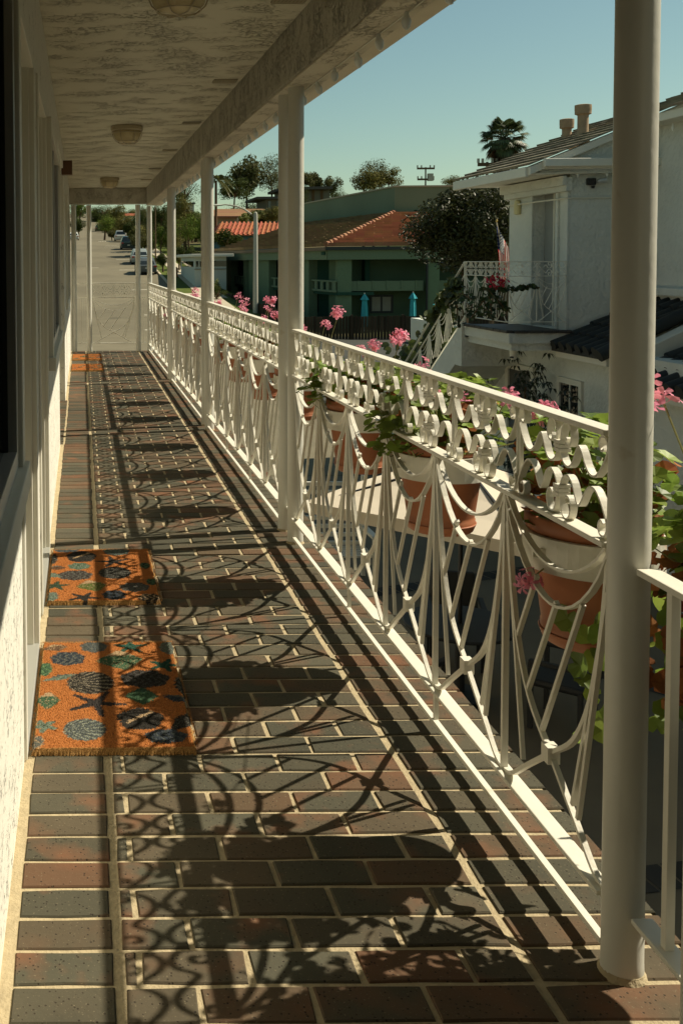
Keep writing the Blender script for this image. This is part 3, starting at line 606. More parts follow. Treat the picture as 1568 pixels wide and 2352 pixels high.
def doormat(x0, x1, y0, y1, shapes, label):
    t = MB(); nx, ny = 150, 250; cols = []; random.seed(int(y0*100))
    fp = lambda sx, sy: None
    for j in range(ny+1):
        for i in range(nx+1):
            x = x0+(x1-x0)*i/nx; y = y0+(y1-y0)*j/ny
            e = min(i, nx-i, j, ny-j); z = .016 if e > 1 else (.008 if e else -.002)
            wx = .004*math.sin(y*47+1)+.003*math.sin(y*113); 
            t.v.append((x+(wx if i in (0,nx) else 0), y+random.uniform(-.003,.003)*(j in (0,ny)), z+random.uniform(-.0018,.0018)))
            jx = x+random.gauss(0,.0022); jy = y+random.gauss(0,.0022); c = OR
            for (kind, cx, cy, ra, rb_, rot, cc, c2) in shapes:
                dx, dy = jx-cx, jy-cy
                if abs(dx) > ra*1.3 or abs(dy) > max(ra,rb_)*1.35: continue
                u = dx*math.cos(rot)+dy*math.sin(rot); v = -dx*math.sin(rot)+dy*math.cos(rot); q = math.hypot(u/ra, v/rb_)
                if kind == 'e' and q < 1+.06*math.sin(7*math.atan2(v,u)): c = cc if (math.sin(u*260+3*math.sin(v*90)) < .55) else c2
                elif kind == 's' and q < 1:    # scallop with ribs from its hinge
                    an = math.atan2(v, u+ra*1.05); c = c2 if abs(math.sin(an*15)) > .90 else cc
                elif kind == 'w':               # whelk, pointed at both ends
                    if abs(v) < rb_*(1-abs(u/ra)**1.3)*(1+.1*math.sin(u*60)) and abs(u) < ra: c = c2 if v > rb_*.45 or random.random() < .12 else cc
                elif kind == 'm' and q < 1+.05*math.sin(5*math.atan2(v,u)): c = c2 if abs(v-.2*rb_-.9*rb_*(u/ra)) < .008 and abs(u) < ra*.6 else cc
                elif kind == 'x':               # starfish
                    r_ = math.hypot(u,v); an = (math.atan2(v,u)) % (2*math.pi/5); an = min(an, 2*math.pi/5-an)
                    if r_ < ra and r_*math.sin(an) < .011*(1.3-r_/ra) + .0025: c = cc
            if e < 3 and c == OR: c = (.36,.2,.07)
            cols += [c[0],c[1],c[2],1]
    for j in range(ny):
        for i in range(nx): k = j*(nx+1)+i; t.f.append([k,k+1,k+nx+2,k+nx+1])
    def fib(x, y, c, L, o=(0,0)):
        i = len(t.v); a = random.uniform(0,6.28); dx = math.cos(a)*L*.6+o[0]; dy = math.sin(a)*L*.6+o[1]
        t.v += [(x-.0006,y,.013),(x+.0006,y,.013),(x+dx,y+dy,.015+L*random.uniform(.2,.9))]; t.f.append([i,i+1,i+2])
        for _ in range(3): cols.extend([c[0],c[1],c[2],1])
    for k in range(26000):
        i = random.randrange(2,nx-1); j = random.randrange(2,ny-1); q = 4*(j*(nx+1)+i); c = cols[q:q+3]; k_ = random.uniform(.7,1.5)
        fib(x0+(x1-x0)*i/nx+random.uniform(-.002,.002), y0+(y1-y0)*j/ny+random.uniform(-.002,.002), [a*k_ for a in c], random.uniform(.002,.006))
    for k in range(2600):
        s_ = random.random(); e = random.choice('lrfb')
        if e in 'lr': x = x0 if e == 'l' else x1; y = y0+(y1-y0)*s_; o = (-.006 if e == 'l' else .006, 0)
        else: x = x0+(x1-x0)*s_; y = y0 if e == 'f' else y1; o = (0, -.006 if e == 'f' else .006)
        fib(x, y, (.40,.20,.07), random.uniform(.002,.005), o)
    me = t.mesh('doormat', COIR, False); ca = me.color_attributes.new('print','FLOAT_COLOR','POINT'); ca.data.foreach_set('color', cols)
    o = bpy.data.objects.new('doormat', me); col.objects.link(o); tag(o, label, 'doormat', 'orange seashell doormats'); return o
def fl(x, y):
    a = (x-784+SHX)/F_; b = -(y-1176-SHY)/F_; d = FW+a*RV+b*UV; t = -EYE/d.z; return d.x*t, d.y*t
def shp(kind, cx, cy, rx, ry, cc, c2=CR, rot=0):
    """pattern element from its place on the mat"""
    x, y = fl(62.7+.26*cx, 1223+.26*cy); xa, _ = fl(62.7+.26*(cx+rx), 1223+.26*cy); _, ya = fl(62.7+.26*cx, 1223+.26*(cy-ry))
    return (kind, x, y, xa-x, ya-y if kind != 'x' else xa-x, rot, cc, c2)
near = [shp('e',360,1155,150,60,BL,GR),shp('e',590,1050,115,50,SL,GR),shp('x',910,1050,150,60,(.03,.08,.055),rot=.3),shp('e',1250,1060,80,55,GR,TE),shp('w',820,1170,210,85,GN,CR,rot=.12),
  shp('x',1215,1215,150,60,(.02,.06,.04),rot=1.2),shp('e',160,1250,62,58,GN,(.12,.2,.09)),shp('w',290,1325,180,22,TE,GR,rot=.45),shp('s',560,1370,205,98,BK,(.20,.17,.12)),shp('e',1040,1335,215,78,BK,(.06,.055,.05),rot=-.08),
  shp('e',1365,1390,60,75,BK,GR),shp('w',180,1530,110,75,GN,CR),shp('x',610,1555,270,60,(.035,.03,.027),rot=2.4),shp('w',1010,1490,150,75,GN,(.04,.08,.05)),shp('w',1310,1510,130,30,BL,GR,rot=-.5),
  shp('m',1000,1695,205,95,BK,CR),shp('w',1395,1710,100,110,BK,GR,rot=-.6),shp('x',150,1760,130,60,TE,rot=.8),shp('s',510,1790,190,95,SL,(.24,.25,.19)),shp('e',1230,1850,190,62,BL,SL),shp('e',75,1900,75,55,GR,CR),shp('w',250,1060,120,30,(.12,.07,.04),CR,rot=.35)]
far = [shp('e',350,187,110,20,SL,BL),shp('m',480,245,130,48,BK,CR),shp('e',230,262,42,42,BK,GR),shp('e',790,200,115,32,SL,TE),shp('x',760,290,170,50,BK,rot=.5),shp('e',1040,325,45,28,GN,BK),shp('e',460,330,95,30,TE,GN),
  shp('w',260,345,90,20,(.12,.06,.03),GR),shp('e',425,412,152,42,(.05,.04,.035),GR),shp('s',775,390,145,52,BK,GR),shp('x',255,505,125,50,(.04,.06,.035),rot=.2),shp('w',570,505,140,50,(.09,.11,.03),CR,rot=.25),shp('e',950,518,130,40,(.08,.075,.065),GR),
  shp('e',1100,470,45,30,GN,BK),shp('e',215,600,65,38,TE,GR),shp('x',500,610,150,50,BK,rot=1.1),shp('e',770,588,105,42,BL,BK),shp('e',1080,608,105,32,BK,CR),shp('w',210,410,70,35,TE,GR,rot=.9)]
doormat(-.145,.304,2.71,3.49,near,'nearest orange seashell doormat, with black scallop and mussel shells')
doormat(-.143,.300,3.915,4.63,far,'second orange seashell doormat, partly banded by railing shadow')
rs = random.Random(4)
def rnd_shapes(y0,y1):
    out = []
    for k in range(18): out.append((rs.choice('ewxs'), rs.uniform(-.1,.28), rs.uniform(y0,y1), rs.uniform(.03,.05), rs.uniform(.025,.04), rs.uniform(0,3), rs.choice([SL,GN,BK,BL]), CR))
    return out
doormat(-.13,.26,12.35,13.1,rnd_shapes(12.4,13.05),'third orange doormat, fourth from the camera end, small and pale')
doormat(-.13,.27,13.7,14.5,rnd_shapes(13.8,14.4),'farthest orange doormat, against the end railing')
# ================================================================ WHITE HOUSE ACROSS THE PATIO
def part(b, name, m, parent, **k):
    o = b.build(name, m, parent, **k); p = parent; L = Vector((0,0,0))
    while p: L += p.location; p = p.parent
    o.location = -L; return o
def sub(b, name, m, parent, **k):      # parent already carries the offset
    return b.build(name, m, parent, **k)
wh = tag(empty('white_house', (7.14,15,-2.92)), 'white stucco two-storey house with tiled lower roof and outside stairs', 'house')
b = MB(); b.box(7.14,7.5,15,15.40,.05,2.55); b.box(7.14,7.5,16.19,17.12,.05,2.55); b.box(7.14,7.5,15.4003,16.1897,2.36,2.55); b.box(7.1395,7.5,15.4003,16.1897,.05,.27)
b.box(7.5003,8.6,14.9995,15.3,.0,2.9); b.box(7.5003,8.6,15.3003,17.1197,-.1,2.549)
b.prism([(6.62,14.84,2.5503),(8.6,14.84,2.5503),(8.6,14.84,3.47),(6.62,14.84,2.68)],[(6.62,15.3,2.5503),(8.6,15.3,2.5503),(8.6,15.3,3.47),(6.62,15.3,2.68)])
b.box(8.25,8.6,-9,14.9992,-2.92,3.25); b.box(7.14,7.5,-9,22.2,-2.92,.049); b.box(7.5003,8.2,9.0,14.9,-2.92,-.3)  # long walls run on unseen past the camera to block low sky light
part(b,'wall',HSTUC,wh)
SH = mat('wood_shingle', (.20,.175,.125), .9, island=.3, var=.25, vscale=6, bump=.4, bscale=20)
def courses(P00, P10, P01, P11, n, th, cell=None):
    """stepped roof covering: n courses from eave edge (P00-P10) to top edge (P01-P11)"""
    b = MB(); P00,P10,P01,P11 = map(Vector,(P00,P10,P01,P11)); N = (P10-P00).cross(P01-P00).normalized()
    if N.z < 0: N = -N
    for k in range(n):
        t0, t1 = k/n, (k+1.12)/n; a, c = P00.lerp(P01,t0), P10.lerp(P11,t0); d, e = P00.lerp(P01,min(1,t1)), P10.lerp(P11,min(1,t1))
        m_ = max(1, int((c-a).length/cell)) if cell else 1; off = .5*(k%2)
        cuts = sorted({0,1,*[min(1,max(0,(q+off)/m_)) for q in range(m_+1)]})
        for u, v in zip(cuts, cuts[1:]):
            if v-u < 1e-4: continue
            j = random.uniform(.92,1.06); g = .003*(v-u)
            A, C, D_, E_ = a.lerp(c,u+g), a.lerp(c,v-g), d.lerp(e,u+g), d.lerp(e,v-g)
            i = len(b.v); b.v += [tuple(x) for x in (A, C, C+N*th*j, A+N*th*j, D_, E_, E_+N*th*.12, D_+N*th*.12)]
            b.f += [[i,i+1,i+2,i+3],[i+3,i+2,i+6,i+7],[i,i+3,i+7,i+4],[i+1,i+5,i+6,i+2]]
    return b
b = courses((6.42,14.72,2.66),(6.42,17.75,2.66),(8.9,14.72,3.66),(8.9,17.75,3.66),12,.035,.22); rf_ = part(b,'roof',SH,wh)
b = MB(); b.prism([(6.44,14.75,2.52),(6.44,14.75,2.64),(9.0,14.75,3.68),(9.0,14.75,3.57)],[(6.44,14.82,2.52),(6.44,14.82,2.64),(9.0,14.82,3.68),(9.0,14.82,3.57)])
b.box(6.40,6.46,14.8203,17.7,2.50,2.645); b.prism([(6.4603,14.8203,2.53),(7.3,14.8203,2.545),(7.3,14.8203,2.58),(6.4603,14.8203,2.56)],[(6.4603,17.7,2.53),(7.3,17.7,2.545),(7.3,17.7,2.58),(6.4603,17.7,2.56)])
b.box(6.62,8.6,14.70,14.7497,2.60,2.72); b.box(6.6,8.6,14.62,14.6997,2.63,2.745)
part(b,'gutter',TRIM,wh,bevel=.01)
b = MB(); b.box(7.04,7.1397,14.93,17.12,2.30,2.5003); b.box(6.98,7.0397,14.9,17.15,2.38,2.52); b.box(7.08,7.1398,16.19,17.12,.27,.6) if False else None
b.box(7.105,7.1399,15.32,15.3997,.27,2.37); b.box(7.105,7.1399,16.1903,16.28,.27,2.37); b.box(7.104,7.1399,15.32,16.28,2.3703,2.46); b.box(7.10,7.1397,15.0,15.12,.2,2.3)
part(b,'trim',HSTUC,wh,bevel=.008)
b = MB(); b.box(7.30,7.345,15.42,16.17,.27,2.3597); dd = part(b,'door',mat('grey_door',(.26,.27,.25),.6,var=.05),wh)
b = MB(); b.box(7.28,7.299,15.80,15.84,.27,2.34); b.box(7.27,7.299,15.42,15.46,.27,2.34); sub(b,'door_frame',TRIM,dd)
for (x, yt, yb, cw, Y) in ((1337,240,328,36,16.2),(1300,273,334,31,17.0)):
    T = at(x,yt,Y); B_ = at(x,yb+8,Y); s_ = Y/2350; H_ = T.z-B_.z; r = cw*s_/2
    b = MB(); b.lathe([(r*1.25,0),(r*1.0,.04),(r*.66,.12),(r*.66,H_-.17),(r*.72,H_-.165),(r*.98,H_-.15),(r*.98,H_-.10),(r,H_-.09),(r,H_-.01),(r*.7,H_)],18)
    v = part(b,'vent_pipe',mat('vent_clay',(.33,.24,.15),.8,var=.2,vscale=8),wh,smooth=True); v.location += Vector((B_.x,Y,B_.z))
# balcony slab, brick edging, stairs
b = MB(); b.box(6.24,7.1393,14.93,16.65,.08,.2297); b.box(6.30,7.1393,14.99,16.65,-.03,.0797)
st = [(16.6503,.2297)]; n = 17; dy, dz = 4.9/n, 3.15/n
for k in range(n): st += [(16.65+dy*k,.2297-dz*(k+1)) if k else (16.6503,.2297-dz), (16.65+dy*(k+1),.2297-dz*(k+1))]
prof = st+[(21.55,-3.0),(20.95,-3.0),(16.95,-.43),(16.6503,-.43)]
b.prism([(6.24,y,z) for y,z in prof],[(7.1393,y,z) for y,z in prof])
part(b,'stairs',HSTUC,wh)
b = MB(); q_ = [(16.655,.29),(21.7,-2.95),(20.95,-3.0),(16.95,-.43),(16.655,-.43)]; b.prism([(6.19,y,z) for y,z in q_],[(6.237,y,z) for y,z in q_]); part(b,'stringer',HSTUC,wh)
b = MB()
for k in range(7): b.box(6.20,6.30,14.93+.0+k*.245,14.93+k*.245+.232,.23,.275)
for k in range(4): b.box(6.3105+k*.21,6.3105+k*.21+.2,14.88,14.97,.23,.275)
b.box(6.3003,7.10,14.9703,16.65,.2305,.262)
part(b,'edge_tiles',mat('dark_edge_tile',(.045,.04,.034),.6,island=.3),wh,bevel=.012)
# lower tiled roofs with barrel tiles
def barrel(y0, y1, x0, z0, x1, z1, parent):
    b = MB(); n = int((y1-y0)/.23)
    for i in range(n):
        yc = y0+(i+.5)*(y1-y0)/n; m_ = 5
        for k in range(m_):
            a, c = k/m_, (k+1.08)/m_; xa, za = x0+(x1-x0)*a, z0+(z1-z0)*a; xb, zb = x0+(x1-x0)*c, z0+(z1-z0)*c
            b.tube([(xa,yc+random.uniform(-.01,.01),za+.035),(xb,yc,zb+.012)], [.078,.066], 10)
    b.prism([(x0+.03,y0,z0-.05),(x1,y0,z1-.05),(x1,y0,z1),(x0+.03,y0,z0)],[(x0+.03,y1,z0-.05),(x1,y1,z1-.05),(x1,y1,z1),(x0+.03,y1,z0)])
    return part(b,'lower_roof',DARKT,parent,smooth=True)
barrel(13.55,15.0,6.86,.02,8.3,.70,wh); barrel(9.2,13.1,6.88,-.26,8.3,.40,wh)
b = MB(); b.tube([(6.83,13.50,.03),(8.3,13.50,.74)],.09,10); part(b,'ridge_tiles',DARKT,wh,smooth=True)
b = MB(); b.box(6.93,7.1397,13.5,14.95,-.12,-.0); b.box(6.95,7.1397,9.2,13.1,-.42,-.32); b.prism([(6.95,13.15,-.5),(8.25,13.15,-.5),(8.25,13.15,.62),(6.95,13.15,.0)],[(6.95,13.4,-.5),(8.25,13.4,-.5),(8.25,13.4,.62),(6.95,13.4,.0)])
part(b,'eave_board',TRIM,wh,bevel=.01)
b = MB(); b.box(7.9,8.2497,-9,14.9,3.18,3.30); part(b,'gutter',TRIM,wh,bevel=.01)
part(courses((7.84,-9,3.32),(7.84,14.95,3.32),(10,-9,4.2),(10,14.95,4.2),10,.04,.25),'roof',SH,wh)
b = MB(); b.box(8.15,8.2497,13.2,15,.78,.9); part(b,'ledge',HSTUC,wh,bevel=.02)
# lower window and door under the stairs
b = MB()
for q in ((14.52,14.60,-1.06,-.44),(15.19,15.27,-1.06,-.44),(14.6003,15.1897,-.52,-.44),(14.6003,15.1897,-1.06,-.98)): b.box(7.10,7.1397,*q)
for q in ((14.88,14.905),): b.box(7.115,7.1396,q[0],q[1],-.9797,-.5203)
wn_ = part(b,'window',TRIM,wh); g = MB(); g.box(7.128,7.1392,14.6,15.19,-.98,-.52); sub(g,'pane',GLASS,wn_)
b = MB()
for q in ((16.05,16.16,-2.9,-.40),(17.0,17.11,-2.9,-.40),(16.1603,16.9997,-.50,-.40)): b.box(7.09,7.1397,*q)
lf = part(b,'door_frame',TRIM,wh); b = MB(); b.box(7.12,7.1394,16.16,17.0,-2.9,-.50); part(b,'door',mat('dim_door',(.10,.10,.09),.7),wh)
# fittings on the house
def px_box(x, y, Y, w_, h_, d): P_ = at(x,y,Y); s_ = Y/2350; return P_, w_*s_, h_*s_
b = MB(); b.lathe([(.01,-.13),(.07,-.12),(.075,0),(.06,.10),(.01,.115)],16,sq=(.7,1)); wl_ = b.build('wall_lamp', mat('cream_glass_lamp',(.62,.55,.28),.4), smooth=True, loc=(7.10,16.72,at(1194,475,16.7).z)); tag(wl_,'small cream glass lamp on the house wall left of the upper door','wall lamp')
t = tag(empty('flood_light', (at(1364,417,14.95).x,14.93,at(1364,417,14.95).z)),'dark twin flood light on the house wall under the gutter','flood light')
MB().box(-.10,.02,0,.07,-.05,.05).build('box',BLACK,t,bevel=.01); o = MB().lathe([(.02,0),(.035,.03),(.045,.12)],12).build('lamp_head',ALU,t,smooth=True,loc=(.02,-.03,0)); o.rotation_euler = (0,R(80),0)
MB().lathe([(.02,0),(.03,.04)],12).build('sensor',BLACK,t,loc=(-.03,0,-.10))
t = tag(empty('conduit_pipe',(7.1,15,2.2)),'thin conduit running along the house wall above the upper door','conduit')
zc = 2.22; b = MB(); b.tube([(-.015,2.1,0),(-.015,-.02,0)],.012,6); b.build('pipe',TRIM,t); b = MB(); b.tube([(0,-.03,0),(.62,-.03,0)],.012,6); b.build('pipe',TRIM,t)
b = MB(); b.box(-.03,.03,-.03,.03,-.06,.06); tag(b.build('junction_box',mat('grey_box',(.16,.17,.16),.6),bevel=.006,loc=(7.09,16.62,at(1195,437,16.6).z)),'small grey junction box above the cream wall lamp','junction box')
Pc = at(1137,825,15.4); t = tag(empty('security_camera',(6.42,15.2,-.03)),'white dome security camera under the house balcony','security camera')
MB().lathe([(.055,0),(.055,-.05),(.05,-.07),(.05,-.12),(.035,-.15),(.005,-.155)],18).build('housing',TRIM,t,smooth=True); MB().lathe([(.001,0),(.028,0),(.028,.02),(.001,.03)],14).build('lens',BLACK,t,loc=(-.035,-.03,-.125))
b = MB()
for k in range(3): b.lathe([(.008,0),(.012,-.03),(.02,-.06),(.004,-.11)],8,c=(k*.0,0,0)) if k == 0 else None
gb = b.mesh('bulb', MATS['frosted_bulb'])
t = tag(empty('light_string',(7.2,14.9,2.6)),'white bulbs hung under the house gutter','string lights'); MB().tube([(-.1,0,0),(1.0,0,0)],.003,4).build('wire',TRIM,t)
for k in range(3): inst(gb,'bulb',t,(k*.42,0,0))
t = tag(empty('light_string',(8.1,11,3.16)),'white bulbs under the eave right of the wide post','string lights'); MB().tube([(0,-2,0),(0,3.8,0)],.003,4).build('wire',TRIM,t)
for k in range(11): inst(gb,'bulb',t,(0,-1.9+k*.5,0))
# railings of the house balcony
railing((7.09,14.97,.27), .87, 'front railing of the house balcony, two arch panels wide', rz=R(90), npan=2, nscr=2, toe=False, group='white railings of the house balcony')
railing((6.23,14.98,.27), 1.62, 'side railing of the house balcony, tangled with vine', npan=4, nscr=4, toe=False, group='white railings of the house balcony')
t = tag(empty('stair_railing',(6.23,16.65,.27)),'sloping white railing of the outside stairs, overgrown with vine','railing')
sl_ = -3.15/4.9
b = MB(); b.bar((0,0,1.005),(0,4.6,1.005+sl_*4.6),.035,.014); b.build('top_rail',PAINT,t); b = MB(); b.bar((0,0,.10),(0,4.6,.10+sl_*4.6),.03,.012); b.build('bottom_rail',PAINT,t)
b = MB(); b.bar((0,0,.79),(0,4.6,.79+sl_*4.6),.025,.01); b.build('middle_rail',PAINT,t)
for i in range(9):
    pn = MB(); y = .25+i*.48; sh_ = lambda P_: [(a, z+sl_*a) for a,z in P_]
    for q in (-.22,-.14,-.07,0,.07,.14,.22): pn.strip(sh_([(y+q*.15,.78),(y+q*.6,.45),(y+q,.12+abs(q)*.5)]),.01,.01)
    pn.strip(sh_([(y+a,z) for a,z in cat(0,.48,.78,.12,8)]),.012,.006); pn.strip(sh_([(y+a,z) for a,z in cat(0,.48,.77,.2,8)]),.012,.006)
    pn.build('fan_panel',PAINT,t)
b = MB(); b.bar((0,-.02,-.03),(0,-.02,1.01),.03); b.build('newel',PAINT,t)
# flag leaning from the rail beside the wall
fa = tag(empty('flag',at(1143,640,17.2)),'red, white and blue striped flag with stars hanging on a leaning pole beside the house','flag')
b = MB(); b.tube([at(1163,632,19.05),at(1139.7,511,19.03)],.012,8); part(b,'pole',mat('pale_pole',(.5,.42,.3),.5),fa)
b = MB(); b.lathe([(.001,0),(.02,.02),(.02,.04),(.001,.07)],10); o = part(b,'finial',mat('brass',(.5,.35,.12),.3,metal=.8),fa); o.location += at(1139.7,511,19.03)
def flagP(s_, t_, Yo=0):
    q = lambda x, y: Vector((1003.6+.36*x, 219.5+.36*y, 0))
    a = q(379,832).lerp(q(456,975),s_); c = q(398,1200).lerp(q(462,1165),s_); p = a.lerp(c,t_)
    p.x += 1.2*math.sin(s_*9+t_*2)*t_; return at(p.x,p.y,19.0+.07*math.sin(s_*11+t_*1.5)+Yo)
fcol = {'r':mat('flag_red',(.50,.012,.012),.9), 'w':mat('flag_white',(.7,.68,.62),.8,trans=.25), 'b':mat('flag_blue',(.012,.025,.13),.9)}
def cloth(name, s0, s1, t0, t1, m, n=18):
    b = MB(); k_ = 3
    for j in range(n+1):
        for i in range(k_+1): b.v.append(tuple(flagP(s0+(s1-s0)*i/k_, t0+(t1-t0)*j/n)))
    for j in range(n):
        for i in range(k_): a = j*(k_+1)+i; b.f.append([a,a+1,a+k_+2,a+k_+1])
    part(b,name,m,fa,smooth=True)
for k in range(13):
    s0, s1 = k/13, (k+1)/13; cloth('stripe',s0,s1,.4 if k < 7 else 0,1,fcol['r' if k%2 == 0 else 'w'])
cloth('canton',0,7/13,0,.4,fcol['b'])
b = MB()
for i in range(5):
    for j in range(6):
        for k in (0,1):
            s_ = (i+.5+.5*k)/5.4*.53; t_ = (j+.5+.5*k)/6.6*.4; c = flagP(s_,t_,-.016); pts = []
            for e in range(10):
                rr = .024 if e%2 == 0 else .01; a = e*math.pi/5+math.pi/2; pts.append((c.x+rr*math.cos(a),c.y,c.z+rr*math.sin(a)))
            b.poly(pts)
part(b,'stars',fcol['w'],fa)
# vines
def vine(name, pts, n, rad, leaf, m, label, cat_, red=None, seed=1):
    random.seed(seed); t = empty(name, pts[0]); tag(t, label, cat_); g = MB(); o_ = pts[0]
    b = MB(); b.tube([p-o_ for p in pts], .012, 5); b.build('stem', BARK, t)
    for k in range(n):
        i = random.randrange(len(pts)-1); c = pts[i].lerp(pts[i+1],random.random())-o_; r_ = rad[i] if isinstance(rad,(list,tuple)) else rad
        leafdisc(g, c+Vector((random.gauss(0,r_*.5),random.gauss(0,r_*.6),random.gauss(0,r_*.55))), (random.gauss(-.5,.7),random.gauss(-.5,.6),random.gauss(.5,.5)), leaf*random.uniform(.6,1.3))
    g.build('leaves', m, t)
    if red:
        g = MB()
        for c, r_, q in red:
            for k in range(q): leafdisc(g, c-o_+Vector((random.gauss(0,r_),random.gauss(0,r_),random.gauss(0,r_))), (random.gauss(0,1),random.gauss(0,1),random.gauss(0,1)), .022)
        g.build('bracts', REDP, t)
    return t
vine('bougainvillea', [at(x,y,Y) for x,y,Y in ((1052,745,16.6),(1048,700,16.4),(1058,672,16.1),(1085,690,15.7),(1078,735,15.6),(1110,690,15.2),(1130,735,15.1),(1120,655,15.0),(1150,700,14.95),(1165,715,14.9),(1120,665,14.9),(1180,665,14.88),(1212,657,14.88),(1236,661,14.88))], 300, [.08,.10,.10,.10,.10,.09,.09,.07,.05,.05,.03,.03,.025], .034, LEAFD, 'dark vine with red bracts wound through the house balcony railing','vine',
     red=[(at(1130,644,14.9),.05,34),(at(1140,657,14.9),.045,26),(at(1157,650,14.9),.03,12)], seed=3)
VL = mat('sunny_vine_leaf',(.075,.095,.025),.5,island=.6,trans=.3)  # yellower, paler leaf tone than the balcony vine
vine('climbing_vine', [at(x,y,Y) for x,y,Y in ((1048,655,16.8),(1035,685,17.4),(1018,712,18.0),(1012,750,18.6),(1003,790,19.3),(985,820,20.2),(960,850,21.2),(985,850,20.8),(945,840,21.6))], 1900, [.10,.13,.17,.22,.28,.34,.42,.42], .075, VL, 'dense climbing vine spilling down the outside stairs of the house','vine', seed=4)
# potted shade plant below the house
def drooper(x, y, Y, label, seed, n=70):
    random.seed(seed); c = at(x,y,Y); t = empty('umbrella_plant',(c.x,Y,-2.92)); tag(t,label,'plant'); h = c.z+2.92; b = MB(); b.tube([(0,0,0),(.03,.02,h*.5),(0,0,h)],.02,6); b.build('stem',BARK,t); g = MB()
    for k in range(n):
        p = Vector((random.gauss(0,.22),random.gauss(0,.25),h-.15+random.gauss(0,.28)))
        for e in range(7):
            a = e*.9+k; L = random.uniform(.10,.16); d = Vector((math.cos(a),math.sin(a),-.55)).normalized(); q = d.cross(Vector((0,0,1))).normalized()*.018
            g.poly([p+d*.03, p+d*L*.5+q+Vector((0,0,.02)), p+d*L+Vector((0,0,-.03)), p+d*L*.5-q+Vector((0,0,.02))])
    g.build('leaves',mat('dark_leaf',(.02,.03,.012),.35,island=.4),t)
drooper(1205,880,15.6,'dark drooping plant beside the lower door of the house',5); drooper(1265,960,14.2,'dark drooping plant below the lower house window',6,90); drooper(1225,1020,13.5,'low dark plant behind the geranium pots near the house wall',8,90)

# ================================================================ PATIO
um = empty('patio_umbrella',(3.62,9.72,-2.92)); tag(um,'open cream patio umbrella over the dark round table','umbrella')
ap = 2.36; b = MB(); crn = [(1.60,0),(0,1.60),(-1.50,0),(0,-1.6)]; zc = 1.93
CAN = mat('cream_canvas',(.68,.60,.47),.85,bump=.15,bscale=40,trans=.1,var=.03)
for k in range(4):
    a, c = crn[k], crn[(k+1)%4]; mid = ((a[0]+c[0])/2,(a[1]+c[1])/2)
    for p, q in ((a,mid),(mid,c)):
        for j in range(4):
            u, v = j/4, (j+1)/4; f_ = lambda P_, t_: (P_[0]*t_, P_[1]*t_, ap+(zc-ap)*t_+.05*math.sin(t_*3.14)*-1+(.02 if P_ == mid else 0)*t_)
            if j == 0: b.poly([f_(p,0),f_(p,v),f_(q,v)])
            else: b.poly([f_(p,u),f_(p,v),f_(q,v),f_(q,u)])
        b.poly([(p[0],p[1],zc+(.02 if p == mid else 0)),(q[0],q[1],zc+(.02 if q == mid else 0)),(q[0],q[1],zc-.10),(p[0],p[1],zc-.10)])
b.build('canopy',CAN,um); MB().tube([(0,0,.02),(0,0,ap+.03)],.022,10).build('pole',BLACK,um); MB().lathe([(.26,0),(.26,.05),(.05,.08),(.03,.3)],20).build('base',BLACK,um)
b = MB()
for a in crn: b.bar((0,0,ap-.04),(a[0]*.97,a[1]*.97,zc-.03),.02)
b.build('ribs',BLACK,um)
DM = mat('dark_wicker',(.02,.022,.022),.6)
tb_ = empty('round_table',(3.62,9.72,-2.92)); tag(tb_,'dark round table under the cream umbrella','table')
MB().lathe([(.03,.715),(.52,.715),(.53,.73),(.52,.745),(.03,.745)],36).build('top',DM,tb_,smooth=True); MB().lathe([(.26,.0),(.26,.02),(.05,.06),(.04,.71)],20).build('pedestal',DM,tb_,smooth=True)
def chair(x, y, rz, label):
    t = empty('patio_chair',(x,y,-2.92),rz); tag(t,label,'chair','dark chairs round the patio table')
    MB().box(-.25,.25,-.25,.25,.38,.45).build('seat',DM,t,bevel=.03)
    b = MB(); b.prism([(-.26,.22,.42),(.26,.22,.42),(.26,.28,.42),(-.26,.28,.42)],[(-.22,.32,.88),(.22,.32,.88),(.22,.36,.88),(-.22,.36,.88)]); b.build('backrest',DM,t,bevel=.03)
    for s_ in (-1,1):
        MB().box(s_*.27-.03,s_*.27+.03,-.22,.24,.60,.64).build('armrest',DM,t,bevel=.01)
        for q in (-.21,.21): MB().box(s_*.25-.02,s_*.25+.02,q-.02,q+.02,0,.60 if q < 0 else .42).build('leg',DM,t)
chair(4.35,9.15,R(-130),'dark wicker chair right of the round table'); chair(2.95,9.2,R(130),'dark wicker chair left of the round table, below the umbrella'); chair(3.9,10.6,R(-15),'dark wicker chair behind the round table')
# white slatted screen
ss_ = empty('slatted_bench',(2.9,13.6,-2.92)); tag(ss_,'white slatted bench seen through the railing left of the umbrella','bench')
for k in range(8): MB().box(-.85,.85,-.02,.02,.42+k*.115,.47+k*.115).build('slat',TRIM,ss_)
for k in range(5): MB().box(-.85,.85,-.55+k*.105,-.48+k*.105,.40,.425).build('slat',TRIM,ss_)
for x in (-.88,.83):
    MB().box(x,x+.05,-.03,.03,0,1.36).build('leg',TRIM,ss_); MB().box(x,x+.05,-.58,-.52,0,.64).build('leg',TRIM,ss_); MB().box(x-.01,x+.07,-.58,-.031,.64,.68).build('armrest',TRIM,ss_)

